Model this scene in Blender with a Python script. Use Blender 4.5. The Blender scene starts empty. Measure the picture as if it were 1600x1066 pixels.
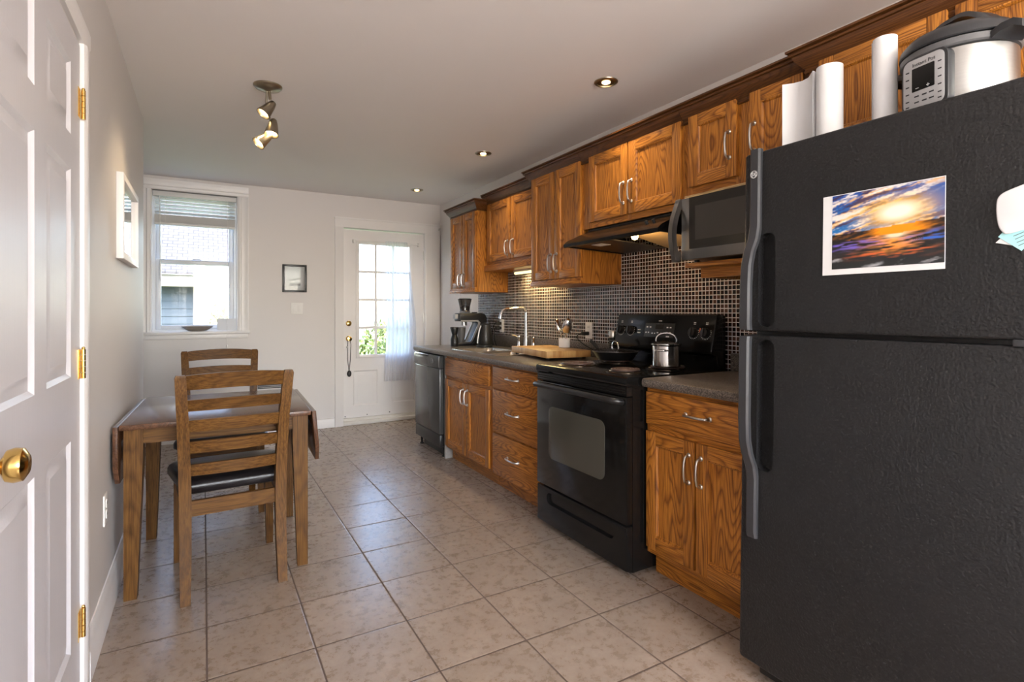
import bpy, bmesh, math, random
from mathutils import Vector, Matrix, noise

random.seed(7)
PI = math.pi
SC = bpy.context.scene
COL = SC.collection

# ------------------------------------------------------------------ camera, world, lights, exposure
cam_data = bpy.data.cameras.new('camera')
cam = bpy.data.objects.new('camera', cam_data)
COL.objects.link(cam)
cam.location = (0, 0, 1.22)
cam.rotation_euler = (PI / 2, 0, -0.5224)
cam_data.sensor_width = 36
cam_data.lens = 837.45 / 1600 * 36
cam_data.shift_y = -(533 - 486.3) / 1600
cam_data.clip_start = 0.02
SC.camera = cam

vs = SC.view_settings
vs.view_transform = 'Standard'
vs.look = 'None'
vs.gamma = 1
vs.use_curve_mapping = False
vs.exposure = 0.62

world = bpy.data.worlds.new('sky')
SC.world = world
world.use_nodes = True
wn = world.node_tree.nodes
wn.clear()
w_out = wn.new('ShaderNodeOutputWorld')
w_bg = wn.new('ShaderNodeBackground')
w_sky = wn.new('ShaderNodeTexSky')
w_sky.sky_type = 'NISHITA'
w_sky.sun_disc = False
w_sky.sun_elevation = math.radians(48)
w_sky.sun_rotation = math.radians(200)
w_sky.air_density = 1.0
w_sky.dust_density = 2.0
w_sky.ozone_density = 1.0
w_bg.inputs[1].default_value = 1.5
world.node_tree.links.new(w_sky.outputs[0], w_bg.inputs[0])
world.node_tree.links.new(w_bg.outputs[0], w_out.inputs[0])


def lamp(name, kind, loc, rot, energy, color=(1, 1, 1), **kw):
    d = bpy.data.lights.new(name, kind)
    d.energy = energy
    d.color = color
    for k, v in kw.items():
        setattr(d, k, v)
    o = bpy.data.objects.new(name, d)
    COL.objects.link(o)
    o.location = loc
    o.rotation_euler = rot
    return o


# sun over the garden: travels mostly towards +x and down, never through the kitchen windows
lamp('sun', 'SUN', (0, 8, 8), (math.radians(36), 0, math.radians(-35)), 3.0, (1, 0.95, 0.88), angle=0.02)
# added frontal fill light, set at an assumed window behind the camera
lamp('rear_fill_light', 'AREA', (0.95, -2.36, 1.5), (math.radians(122), 0, 0), 112,
     (1.0, 0.97, 0.94), shape='RECTANGLE', size=2.3, size_y=1.7)
# portals guide the sampling of the sky through the back window and the glazed door
for pn, pl, ps, ph in (('portal_window', (-0.06, 5.965, 1.68), 0.7, 1.3), ('portal_door', (1.745, 5.965, 1.345), 0.6, 1.25)):
    po = lamp(pn, 'AREA', pl, (math.radians(-90), 0, 0), 1, shape='RECTANGLE', size=ps, size_y=ph)
    po.data.cycles.is_portal = True

# ------------------------------------------------------------------ materials
MATS = {}


class N:
    """small node tree helper"""

    def __init__(self, name):
        self.m = bpy.data.materials.new(name)
        self.m.use_nodes = True
        self.t = self.m.node_tree
        self.t.nodes.clear()
        self.out = self.t.nodes.new('ShaderNodeOutputMaterial')
        MATS[name] = self.m

    def n(self, typ, **kw):
        x = self.t.nodes.new('ShaderNode' + typ)
        for k, v in kw.items():
            setattr(x, k, v)
        return x

    def set(self, node, sock, val):
        s = node.inputs[sock]
        if isinstance(val, bpy.types.NodeSocket):
            self.t.links.new(val, s)
        else:
            if isinstance(val, tuple) and len(val) == 3 and s.type == 'RGBA':
                val = (*val, 1)
            s.default_value = val
        return node

    def math(self, op, a, b=None, c=None, clamp=False):
        x = self.n('Math', operation=op, use_clamp=clamp)
        self.set(x, 0, a)
        if b is not None:
            self.set(x, 1, b)
        if c is not None:
            self.set(x, 2, c)
        return x.outputs[0]

    def vmath(self, op, a, b=None):
        x = self.n('VectorMath', operation=op)
        self.set(x, 0, a)
        if b is not None:
            self.set(x, 1, b)
        return x.outputs[0]

    def coords(self, scale=(1, 1, 1), rand=0.0, rot=(0, 0, 0)):
        tc = self.n('TexCoord')
        v = tc.outputs['Object']
        if rand:
            oi = self.n('ObjectInfo')
            r = self.math('MULTIPLY', oi.outputs['Random'], rand)
            v = self.vmath('ADD', v, self.comb(r, r, r))
        mp = self.n('Mapping')
        self.set(mp, 'Vector', v)
        mp.inputs['Scale'].default_value = scale
        mp.inputs['Rotation'].default_value = rot
        return mp.outputs[0]

    def comb(self, x, y, z):
        c = self.n('CombineXYZ')
        self.set(c, 0, x)
        self.set(c, 1, y)
        self.set(c, 2, z)
        return c.outputs[0]

    def sep(self, v):
        s = self.n('SeparateXYZ')
        self.set(s, 0, v)
        return s.outputs

    def noise(self, vec, scale, detail=2.0, rough=0.5, dist=0.0):
        x = self.n('TexNoise')
        self.set(x, 'Vector', vec)
        x.inputs['Scale'].default_value = scale
        x.inputs['Detail'].default_value = detail
        x.inputs['Roughness'].default_value = rough
        x.inputs['Distortion'].default_value = dist
        return x.outputs['Fac']

    def ramp(self, fac, stops):
        x = self.n('ValToRGB')
        self.set(x, 0, fac)
        e = x.color_ramp.elements
        while len(e) < len(stops):
            e.new(0.5)
        for i, (p, c) in enumerate(stops):
            e[i].position = p
            e[i].color = (*c, 1) if len(c) == 3 else c
        return x.outputs[0]

    def mix(self, fac, a, b, mode='MIX'):
        x = self.n('Mix', data_type='RGBA', blend_type=mode)
        self.set(x, 0, fac)
        for i, v in ((6, a), (7, b)):
            if isinstance(v, tuple) and len(v) == 3:
                v = (*v, 1)
            self.set(x, i, v)
        return x.outputs[2]

    def bump(self, h, strength=0.2, dist=0.01):
        x = self.n('Bump')
        self.set(x, 'Height', h)
        x.inputs['Strength'].default_value = strength
        x.inputs['Distance'].default_value = dist
        return x.outputs[0]

    def bsdf(self, color, rough=0.5, metal=0.0, normal=None, spec=0.5, coat=0.0, coat_rough=0.1, emit=None, estr=0.0,
             sheen=0.0):
        b = self.n('BsdfPrincipled')
        self.set(b, 'Base Color', color)
        self.set(b, 'Roughness', rough)
        self.set(b, 'Metallic', metal)
        self.set(b, 'Specular IOR Level', spec)
        self.set(b, 'Coat Weight', coat)
        self.set(b, 'Coat Roughness', coat_rough)
        if normal is not None:
            self.set(b, 'Normal', normal)
        if emit is not None:
            self.set(b, 'Emission Color', emit)
            self.set(b, 'Emission Strength', estr)
        self.t.links.new(b.outputs[0], self.out.inputs[0])
        return b


def plain(name, color, rough=0.5, metal=0.0, spec=0.5, coat=0.0, var=0.06, scale=8.0, bump=0.0, bscale=200.0):
    k = N(name)
    v = k.coords()
    nz = k.noise(v, scale, 3)
    dark = tuple(c * (1 - var) for c in color)
    lite = tuple(min(1, c * (1 + var)) for c in color)
    c = k.mix(nz, dark, lite)
    nm = k.bump(k.noise(v, bscale, 2), bump, 0.002) if bump else None
    k.bsdf(c, rough, metal, nm, spec, coat)
    return k.m


plain('wall_paint', (0.71, 0.675, 0.655), 0.55, var=0.02, scale=2, bump=0.04, bscale=120)
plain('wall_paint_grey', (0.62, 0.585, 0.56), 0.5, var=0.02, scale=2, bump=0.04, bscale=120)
plain('ceiling_paint', (0.84, 0.795, 0.77), 0.7, var=0.02, scale=1.5, bump=0.06, bscale=90)
plain('trim_white', (0.79, 0.765, 0.75), 0.35, var=0.02)
plain('vinyl_white', (0.74, 0.77, 0.82), 0.35, var=0.02)
plain('plastic_white', (0.8, 0.78, 0.75), 0.35, var=0.02)
plain('blind_white', (0.72, 0.71, 0.69), 0.5, var=0.03)
plain('paper_white', (0.74, 0.74, 0.75), 0.7, var=0.02)
plain('paper_cyan', (0.42, 0.76, 0.80), 0.7, var=0.05)
plain('black_gloss', (0.006, 0.006, 0.006), 0.12, spec=0.3, var=0.1)
plain('black_enamel', (0.008, 0.008, 0.008), 0.2, spec=0.3, var=0.1)
plain('black_satin', (0.014, 0.014, 0.015), 0.35, var=0.1)
plain('black_matte', (0.012, 0.012, 0.012), 0.6, var=0.1)
plain('charcoal_plastic', (0.020, 0.021, 0.024), 0.38, var=0.05)
plain('grey_plastic', (0.10, 0.10, 0.105), 0.35, var=0.05)
plain('handle_grey', (0.032, 0.033, 0.037), 0.38, var=0.05)
plain('dishwasher_grey', (0.055, 0.058, 0.058), 0.22, var=0.05)
plain('mesh_grey', (0.052, 0.047, 0.041), 0.2, var=0.03)
plain('smoked_glass', (0.022, 0.02, 0.018), 0.12, var=0.03)
plain('oven_window', (0.055, 0.052, 0.042), 0.1, var=0.05)
plain('chrome', (0.82, 0.82, 0.83), 0.16, 1.0, var=0.02)
plain('nickel', (0.62, 0.60, 0.57), 0.28, 1.0, var=0.03)
plain('aged_nickel', (0.36, 0.32, 0.25), 0.3, 1.0, var=0.05)
plain('brass', (0.72, 0.48, 0.16), 0.16, 1.0, var=0.03)
plain('bronze_trim', (0.25, 0.18, 0.10), 0.35, 1.0, var=0.05)
plain('ceramic_white', (0.8, 0.79, 0.77), 0.2, var=0.02)
plain('stoneware_brown', (0.22, 0.19, 0.165), 0.45, var=0.15, scale=30)
plain('coil_brown', (0.105, 0.065, 0.055), 0.42, 0.3, var=0.2, scale=60)
plain('drip_pan', (0.11, 0.085, 0.065), 0.2, 0.9, var=0.2, scale=40)
plain('ink_dark', (0.02, 0.02, 0.022), 0.5)
plain('mark_grey', (0.75, 0.75, 0.75), 0.5)
plain('mark_red', (0.5, 0.12, 0.05), 0.5)
plain('silver_face', (0.42, 0.42, 0.43), 0.4, var=0.02)
plain('photo_grey', (0.16, 0.16, 0.16), 0.4, var=0.6, scale=60)
plain('mat_white', (0.5, 0.5, 0.5), 0.6)
plain('filler_white', (0.32, 0.31, 0.30), 0.6, var=0.2, scale=60)
plain('rubber_black', (0.01, 0.01, 0.01), 0.6)
plain('beans_dark', (0.03, 0.017, 0.01), 0.5, var=0.5, scale=300, bump=0.5)
plain('concrete_step', (0.6, 0.58, 0.55), 0.8, var=0.1)
plain('magnet_white', (0.78, 0.78, 0.80), 0.3, var=0.02)
plain('house_siding', (0.055, 0.078, 0.098), 0.6, var=0.05)
plain('house_trim', (0.22, 0.205, 0.17), 0.6)
plain('threshold_paint', (0.7, 0.67, 0.62), 0.6)
plain('lens_cream', (0.5, 0.36, 0.18), 0.4)
plain('seal_dark', (0.05, 0.05, 0.05), 0.7)
plain('mirror_glass', (0.82, 0.83, 0.85), 0.03, 1.0, var=0.0)


def leather(name, color, bscale, strength, rough):
    k = N(name)
    v = k.coords()
    vo = k.n('TexVoronoi', feature='SMOOTH_F1')
    k.set(vo, 'Vector', v)
    vo.inputs['Scale'].default_value = bscale
    h = k.math('ADD', vo.outputs['Distance'], k.noise(v, bscale * 0.7, 2))
    k.bsdf(color, rough, 0, k.bump(h, strength, 0.0022), 0.38)


leather('fridge_black', (0.012, 0.012, 0.013), 165, 0.6, 0.38)
leather('seat_leather', (0.012, 0.010, 0.011), 260, 0.2, 0.28)


def oak(name, grain, dark, mid, lite, rough=0.38, ring=24.0, coat=0.08, spec=0.4):
    """open-grained oak; grain 0,1,2 = the axis the boards run along"""
    k = N(name)
    sc = [5.0, 5.0, 5.0]
    sc[grain] = 0.75
    v = k.coords(tuple(sc), rand=7.0)
    base = k.noise(v, 1.0, 2.0, 0.4, 0.15)
    wob = k.noise(v, 9.0, 2)
    rings = k.math('FRACT', k.math('ADD', k.math('MULTIPLY', base, ring * 2.0), k.math('MULTIPLY', wob, 0.5)))
    ps = [290.0, 290.0, 290.0]
    ps[grain] = 7.0
    pv = k.coords(tuple(ps), rand=3.0)
    pores = k.noise(pv, 1.0, 3, 0.65)
    patch = k.noise(v, 0.35, 2)
    c = k.ramp(rings, [(0.0, mid), (0.12, lite), (0.5, lite), (0.70, mid), (0.90, tuple(0.6 * p + 0.4 * q for p, q in zip(dark, mid))), (1.0, mid)])
    pm = k.ramp(pores, [(0.40, (1.06, 1.06, 1.06)), (0.62, (0.46, 0.40, 0.34))])
    c = k.mix(0.85, c, pm, 'MULTIPLY')
    sh = k.ramp(patch, [(0.3, (0.82, 0.80, 0.78)), (0.7, (1.1, 1.1, 1.08))])
    c = k.mix(0.8, c, sh, 'MULTIPLY')
    nm = k.bump(pores, 0.10, 0.002)
    k.bsdf(c, rough, 0, nm, spec, coat, 0.25)


OAK_D, OAK_M, OAK_L = (0.125, 0.038, 0.006), (0.42, 0.152, 0.022), (0.56, 0.222, 0.034)
oak('oak_vertical', 2, OAK_D, OAK_M, OAK_L)
oak('oak_horizontal', 1, OAK_D, OAK_M, OAK_L)
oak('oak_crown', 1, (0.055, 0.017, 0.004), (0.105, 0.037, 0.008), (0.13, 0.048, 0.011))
oak('oak_lit_edge', 1, (0.45, 0.28, 0.12), (0.62, 0.42, 0.2), (0.68, 0.48, 0.25))  # paler oak: light on the cabinet's bottom edge put into the colour
WAL = ((0.085, 0.036, 0.008), (0.125, 0.056, 0.013), (0.15, 0.069, 0.0165))
oak('rubberwood_vertical', 2, *WAL, rough=0.42, ring=12.0, coat=0.0, spec=0.2)
oak('rubberwood_across', 0, *WAL, rough=0.42, ring=12.0, coat=0.0, spec=0.2)
oak('rubberwood_long', 1, *WAL, rough=0.42, ring=12.0, coat=0.0, spec=0.2)
oak('table_top_wood', 1, (0.07, 0.032, 0.018), (0.105, 0.048, 0.026), (0.13, 0.06, 0.032), rough=0.2, ring=8.0, coat=0.4)


def m_floor():
    k = N('floor_tile')
    tc = k.n('TexCoord')
    x, y, z = k.sep(tc.outputs['Object'])
    T = 0.34212
    u = k.math('DIVIDE', k.math('SUBTRACT', x, 0.0106), T)
    w = k.math('DIVIDE', k.math('SUBTRACT', y, 2.7212), T)
    fu, fw = k.math('FRACT', u), k.math('FRACT', w)
    du = k.math('ABSOLUTE', k.math('SUBTRACT', fu, 0.5))
    dw = k.math('ABSOLUTE', k.math('SUBTRACT', fw, 0.5))
    d = k.math('MAXIMUM', du, dw)
    grout = k.math('GREATER_THAN', d, 0.4915)
    edge = k.n('MapRange')
    k.set(edge, 0, d)
    edge.inputs[1].default_value = 0.482
    edge.inputs[2].default_value = 0.494
    edge.inputs[3].default_value = 1
    edge.inputs[4].default_value = 0
    cell = k.comb(k.math('FLOOR', u), k.math('FLOOR', w), 0.0)
    wnz = k.n('TexWhiteNoise', noise_dimensions='3D')
    k.set(wnz, 'Vector', cell)
    off = k.n('VectorMath', operation='SCALE')
    k.set(off, 0, wnz.outputs['Color'])
    k.set(off, 'Scale', 9.0)
    v = k.vmath('ADD', tc.outputs['Object'], off.outputs[0])
    n1 = k.noise(v, 26, 9, 0.74, 0.0)
    n2 = k.noise(v, 8, 4, 0.6)
    m = k.math('ADD', k.math('MULTIPLY', n1, 0.68), k.math('MULTIPLY', n2, 0.32))
    c = k.ramp(m, [(0.26, (0.165, 0.115, 0.084)), (0.42, (0.265, 0.203, 0.156)), (0.58, (0.345, 0.276, 0.220)), (0.74, (0.43, 0.355, 0.295))])
    tint = k.mix(wnz.outputs['Value'], (0.93, 0.92, 0.91), (1.05, 1.03, 1.02))
    c = k.mix(1.0, c, tint, 'MULTIPLY')
    c = k.mix(grout, c, (0.085, 0.055, 0.04))
    h = k.math('ADD', edge.outputs[0], k.math('MULTIPLY', m, 0.06))
    rough = k.mix(grout, (0.3, 0.3, 0.3), (0.8, 0.8, 0.8))
    b = k.bsdf(c, 0.3, 0, k.bump(h, 0.25, 0.003), 0.6)
    rr = k.math('ADD', k.math('MULTIPLY', grout, 0.5), k.math('ADD', 0.22, k.math('MULTIPLY', n1, 0.12)))
    k.set(b, 'Roughness', rr)


m_floor()


def m_mosaic():
    k = N('mosaic_tile')
    tc = k.n('TexCoord')
    x, y, z = k.sep(tc.outputs['Object'])
    T = 0.0242
    u = k.math('DIVIDE', y, T)
    w = k.math('DIVIDE', z, T)
    du = k.math('ABSOLUTE', k.math('SUBTRACT', k.math('FRACT', u), 0.5))
    dw = k.math('ABSOLUTE', k.math('SUBTRACT', k.math('FRACT', w), 0.5))
    d = k.math('MAXIMUM', du, dw)
    grout = k.math('GREATER_THAN', d, 0.415)
    cell = k.comb(0.0, k.math('FLOOR', u), k.math('FLOOR', w))
    wnz = k.n('TexWhiteNoise', noise_dimensions='3D')
    k.set(wnz, 'Vector', cell)
    c = k.ramp(wnz.outputs['Value'], [(0.0, (0.006, 0.005, 0.005)), (0.45, (0.020, 0.011, 0.009)), (0.75, (0.055, 0.022, 0.015)), (1.0, (0.10, 0.05, 0.034))])
    c = k.mix(grout, c, (0.68, 0.645, 0.64))
    jit = k.vmath('SUBTRACT', wnz.outputs['Color'], (0.5, 0.5, 0.5))
    sc = k.n('VectorMath', operation='SCALE')
    k.set(sc, 0, jit)
    k.set(sc, 'Scale', 0.04)
    geo = k.n('NewGeometry')
    nm = k.vmath('NORMALIZE', k.vmath('ADD', geo.outputs['Normal'], sc.outputs[0]))
    b = k.bsdf(c, 0.1, 0, nm, 0.4)
    k.set(b, 'Roughness', k.math('ADD', 0.17, k.math('MULTIPLY', grout, 0.7)))


m_mosaic()


def m_counter(name, base):
    k = N(name)
    v = k.coords()
    n1 = k.noise(v, 300, 2, 0.8)
    n2 = k.noise(v, 110, 3)
    m = k.math('ADD', k.math('MULTIPLY', n1, 0.7), k.math('MULTIPLY', n2, 0.3))
    d = tuple(c * 0.25 for c in base)
    l = tuple(c * 2.5 for c in base)
    c = k.ramp(m, [(0.42, d), (0.50, base), (0.60, l)])
    k.bsdf(c, 0.3, 0, None, 0.5)


m_counter('laminate_speckle', (0.112, 0.094, 0.080))


def m_cutting():
    k = N('butcher_block')
    v = k.coords((1, 1, 1))
    x, y, z = k.sep(v)
    T = 0.021
    cell = k.comb(k.math('FLOOR', k.math('DIVIDE', x, T)), k.math('FLOOR', k.math('DIVIDE', y, T)), 0.0)
    wnz = k.n('TexWhiteNoise', noise_dimensions='3D')
    k.set(wnz, 'Vector', cell)
    g = k.noise(k.coords((90, 90, 12)), 1, 3)
    c = k.ramp(wnz.outputs['Value'], [(0, (0.44, 0.22, 0.06)), (0.5, (0.58, 0.34, 0.12)), (1, (0.66, 0.43, 0.18))])
    c = k.mix(0.5, c, k.ramp(g, [(0.35, (0.75, 0.65, 0.55)), (0.65, (1, 1, 1))]), 'MULTIPLY')
    k.bsdf(c, 0.42)


m_cutting()


def m_brushed(name, color, rough, axis):
    k = N(name)
    s = [4.0, 4.0, 4.0]
    s[axis] = 400.0
    n1 = k.noise(k.coords(tuple(s)), 1, 2)
    c = k.mix(n1, tuple(x * 0.88 for x in color), color)
    k.bsdf(c, rough, 1.0, k.bump(n1, 0.04, 0.001))


m_brushed('brushed_steel', (0.40, 0.395, 0.385), 0.36, 2)
m_brushed('sink_steel', (0.62, 0.58, 0.52), 0.25, 0)
m_brushed('dark_steel', (0.27, 0.26, 0.25), 0.33, 1)
m_brushed('pot_steel', (0.60, 0.58, 0.56), 0.14, 2)


def m_glass(name, gloss=0.07, tint=(1, 1, 1)):
    k = N(name)
    t = k.n('BsdfTransparent')
    k.set(t, 0, tint)
    g = k.n('BsdfGlossy')
    g.inputs['Roughness'].default_value = 0.02
    mx = k.n('MixShader')
    mx.inputs[0].default_value = gloss
    k.t.links.new(t.outputs[0], mx.inputs[1])
    k.t.links.new(g.outputs[0], mx.inputs[2])
    k.t.links.new(mx.outputs[0], k.out.inputs[0])


m_glass('window_glass', 0.025)
m_glass('picture_glass', 0.012, (0.9, 0.9, 0.9))
m_glass('hopper_plastic', 0.10, (0.55, 0.53, 0.52))
m_glass('lid_glass', 0.15, (0.75, 0.75, 0.75))


def m_curtain():
    k = N('sheer_curtain')
    n1 = k.noise(k.coords((1200, 1200, 1200)), 1, 1)
    d = k.n('BsdfDiffuse')
    k.set(d, 0, (0.82, 0.82, 0.84))
    t = k.n('BsdfTranslucent')
    k.set(t, 0, (0.85, 0.86, 0.9))
    tr = k.n('BsdfTransparent')
    m1 = k.n('MixShader')
    m1.inputs[0].default_value = 0.45
    k.t.links.new(d.outputs[0], m1.inputs[1])
    k.t.links.new(t.outputs[0], m1.inputs[2])
    m2 = k.n('MixShader')
    k.set(m2, 0, k.math('MULTIPLY_ADD', n1, 0.2, 0.06))
    k.t.links.new(m1.outputs[0], m2.inputs[1])
    k.t.links.new(tr.outputs[0], m2.inputs[2])
    k.t.links.new(m2.outputs[0], k.out.inputs[0])


m_curtain()


def m_emit(name, color, strength):
    k = N(name)
    v = k.coords()
    c = k.mix(k.noise(v, 3, 1), tuple(x * 0.95 for x in color), color)
    e = k.n('Emission')
    k.set(e, 0, c)
    e.inputs[1].default_value = strength
    k.t.links.new(e.outputs[0], k.out.inputs[0])


m_emit('bulb_warm', (1.0, 0.72, 0.36), 9.0)
m_emit('bulb_hood', (1.0, 0.66, 0.28), 14.0)
m_emit('tube_yellow', (1.0, 0.82, 0.36), 1.6)


def m_leaf(name, a, b):
    k = N(name)
    oi = k.n('NewGeometry')
    c = k.mix(oi.outputs['Random Per Island'], a, b)
    k.bsdf(c, 0.6)


m_leaf('foliage_green', (0.05, 0.09, 0.013), (0.18, 0.21, 0.045))


def m_shingle():
    k = N('roof_shingle')
    b = k.n('TexBrick')
    k.set(b, 'Vector', k.coords((1, 1, 1), rot=(0, 0, 0)))
    b.inputs['Scale'].default_value = 3.5
    b.inputs['Color1'].default_value = (0.10, 0.095, 0.095, 1)
    b.inputs['Color2'].default_value = (0.075, 0.072, 0.075, 1)
    b.inputs['Mortar'].default_value = (0.035, 0.035, 0.035, 1)
    k.bsdf(b.outputs[0], 0.9)


m_shingle()
plain('ground_grass', (0.16, 0.2, 0.06), 0.9, var=0.4, scale=3)


def m_vcol():
    k = N('printed_colours')
    a = k.n('Attribute', attribute_name='print')
    k.bsdf(a.outputs['Color'], 0.35)


m_vcol()


def m_doorgrain():
    k = N('door_white_grain')
    v = k.coords((5, 5, 0.6))
    r = k.math('FRACT', k.math('MULTIPLY', k.noise(v, 1, 2), 16))
    f = k.noise(k.coords((160, 160, 4)), 1, 2)
    h = k.math('ADD', k.math('MULTIPLY', r, 0.5), f)
    k.bsdf((0.60, 0.58, 0.60), 0.33, 0, k.bump(h, 0.16, 0.003))


m_doorgrain()

# ------------------------------------------------------------------ mesh helpers
OFF = {}


def tag(o, label=None, cat=None, group=None, kind=None):
    if label:
        o['label'] = label
    if cat:
        o['category'] = cat
    if group:
        o['group'] = group
    if kind:
        o['kind'] = kind
    return o


def thing(name, label, cat, loc, group=None, kind=None):
    o = bpy.data.objects.new(name, None)
    o.empty_display_size = 0.05
    COL.objects.link(o)
    o.location = loc
    OFF[o.name] = Vector(loc)
    return tag(o, label, cat, group, kind)


class MB:
    def __init__(self):
        self.bm = bmesh.new()
        self.m = 0
        self.M = None

    def _done(self, verts):
        if self.M is not None:
            bmesh.ops.transform(self.bm, matrix=self.M, verts=list(verts))

    def mark(self):
        self._f0 = set(self.bm.faces)
        self._v0 = set(self.bm.verts)

    def fin(self):
        for f in self.bm.faces:
            if f not in self._f0:
                f.material_index = self.m
        if self.M is not None:
            self._done([v for v in self.bm.verts if v not in self._v0])
        return self

    def box(self, x0, x1, y0, y1, z0, z1, b=0.0, seg=2):
        self.mark()
        r = bmesh.ops.create_cube(self.bm, size=1.0)
        vs_ = r['verts']
        for v in vs_:
            v.co = Vector(((x0 + x1) / 2 + v.co.x * (x1 - x0), (y0 + y1) / 2 + v.co.y * (y1 - y0), (z0 + z1) / 2 + v.co.z * (z1 - z0)))
        if b:
            es = list({e for v in vs_ for e in v.link_edges})
            bmesh.ops.bevel(self.bm, geom=es, offset=b, segments=seg, affect='EDGES', profile=0.5)
        return self.fin()

    def prism(self, pts, axis, a0, a1, b=0.0, seg=2):
        self.mark()

        def P(p, a):
            return {'x': (a, p[0], p[1]), 'y': (p[0], a, p[1]), 'z': (p[0], p[1], a)}[axis]
        A = [self.bm.verts.new(P(p, a0)) for p in pts]
        B = [self.bm.verts.new(P(p, a1)) for p in pts]
        n = len(pts)
        fs = [self.bm.faces.new(A), self.bm.faces.new(B[::-1])]
        for i in range(n):
            fs.append(self.bm.faces.new((A[i], B[i], B[(i + 1) % n], A[(i + 1) % n])))
        bmesh.ops.recalc_face_normals(self.bm, faces=fs)
        if b:
            es = list({e for f in fs[:2] for e in f.edges})
            bmesh.ops.bevel(self.bm, geom=es, offset=b, segments=seg, affect='EDGES', profile=0.5)
        return self.fin()

    def loft(self, rings, closed=True, cap=True):
        """rings: lists of equal length of points"""
        self.mark()
        R = [[self.bm.verts.new(p) for p in r] for r in rings]
        n = len(R[0])
        fs = []
        for a, c in zip(R[:-1], R[1:]):
            for i in range(n if closed else n - 1):
                j = (i + 1) % n
                fs.append(self.bm.faces.new((a[i], a[j], c[j], c[i])))
        if cap and closed:
            fs.append(self.bm.faces.new(R[0][::-1]))
            fs.append(self.bm.faces.new(R[-1]))
        bmesh.ops.recalc_face_normals(self.bm, faces=fs)
        return self.fin()

    def lathe(self, prof, c, seg=32, axis=(0, 0, 1)):
        """prof: (radius, height) pairs from c along axis"""
        ax = Vector(axis).normalized()
        q = Vector((0, 0, 1)).rotation_difference(ax)
        rings = []
        for r, h in prof:
            r = max(r, 1e-5)
            rings.append([Vector(c) + q @ Vector((r * math.cos(2 * PI * i / seg), r * math.sin(2 * PI * i / seg), h)) for i in range(seg)])
        return self.loft(rings)

    def cyl(self, p0, p1, r0, r1=None, seg=20):
        p0, p1 = Vector(p0), Vector(p1)
        r1 = r0 if r1 is None else r1
        L = (p1 - p0).length
        return self.lathe([(r0, 0), (r1, L)], p0, seg, p1 - p0)

    def ball(self, c, r, seg=16, sc=(1, 1, 1)):
        self.mark()
        rr = bmesh.ops.create_uvsphere(self.bm, u_segments=seg, v_segments=max(6, seg // 2), radius=r)
        for v in rr['verts']:
            v.co = Vector((v.co.x * sc[0], v.co.y * sc[1], v.co.z * sc[2])) + Vector(c)
        return self.fin()

    def tube(self, pts, r, seg=10, radii=None, flat=None):
        pts = [Vector(p) for p in pts]
        rings = []
        n = len(pts)
        up = None
        for i, p in enumerate(pts):
            t = (pts[min(i + 1, n - 1)] - pts[max(i - 1, 0)]).normalized()
            if up is None:
                up = t.orthogonal().normalized()
            else:
                up = (up - t * up.dot(t))
                up = up.normalized() if up.length > 1e-6 else t.orthogonal().normalized()
            s = t.cross(up)
            rr = radii[i] if radii else r
            rings.append([p + (up * math.cos(2 * PI * k / seg) + s * math.sin(2 * PI * k / seg)) * rr for k in range(seg)])
        return self.loft(rings)

    def sweep(self, path, prof):
        """sweep a closed profile of (outward offset, z) along an xy path; outward is the right hand side"""
        P = [Vector((p[0], p[1])) for p in path]
        rings = []
        for i, p in enumerate(P):
            ns = []
            for a, c in ((i - 1, i), (i, i + 1)):
                if a >= 0 and c < len(P):
                    d = (P[c] - P[a]).normalized()
                    ns.append(Vector((d.y, -d.x)))
            if len(ns) == 2:
                nn = (ns[0] + ns[1])
                nn = nn / max(0.2, nn.dot(ns[0]))
            else:
                nn = ns[0]
            rings.append([Vector((p.x + nn.x * o, p.y + nn.y * o, z)) for o, z in prof])
        return self.loft(rings)

    def face(self, pts):
        self.mark()
        self.bm.faces.new([self.bm.verts.new(p) for p in pts])
        return self.fin()

    def build(self, name, mats, parent=None, label=None, angle=35, smooth=True):
        me = bpy.data.meshes.new(name)
        off = OFF[parent.name] if parent is not None else Vector((0, 0, 0))
        if off.length:
            bmesh.ops.translate(self.bm, vec=-off, verts=self.bm.verts)
        self.bm.to_mesh(me)
        self.bm.free()
        for m in (mats if isinstance(mats, (list, tuple)) else [mats]):
            me.materials.append(MATS[m])
        if smooth:
            me.polygons.foreach_set('use_smooth', [True] * len(me.polygons))
            me.set_sharp_from_angle(angle=math.radians(angle))
        o = bpy.data.objects.new(name, me)
        COL.objects.link(o)
        if parent is not None:
            o.parent = parent
        OFF[o.name] = off.copy()
        if label:
            o['label'] = label
        return o


def solid(name, mats, label, cat, fill, group=None, kind=None, **kw):
    """a top-level thing that is one mesh"""
    b = MB()
    fill(b)
    o = b.build(name, mats, None, **kw)
    return tag(o, label, cat, group, kind)


def boolean_cut(o, cutter):
    md = o.modifiers.new('cut', 'BOOLEAN')
    md.operation = 'DIFFERENCE'
    md.object = cutter
    md.solver = 'EXACT'
    bpy.context.view_layer.update()
    dg = bpy.context.evaluated_depsgraph_get()
    me = bpy.data.meshes.new_from_object(o.evaluated_get(dg))
    o.modifiers.clear()
    o.data = me
    me.polygons.foreach_set('use_smooth', [True] * len(me.polygons))
    me.set_sharp_from_angle(angle=math.radians(35))
    bpy.data.objects.remove(cutter)


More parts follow.
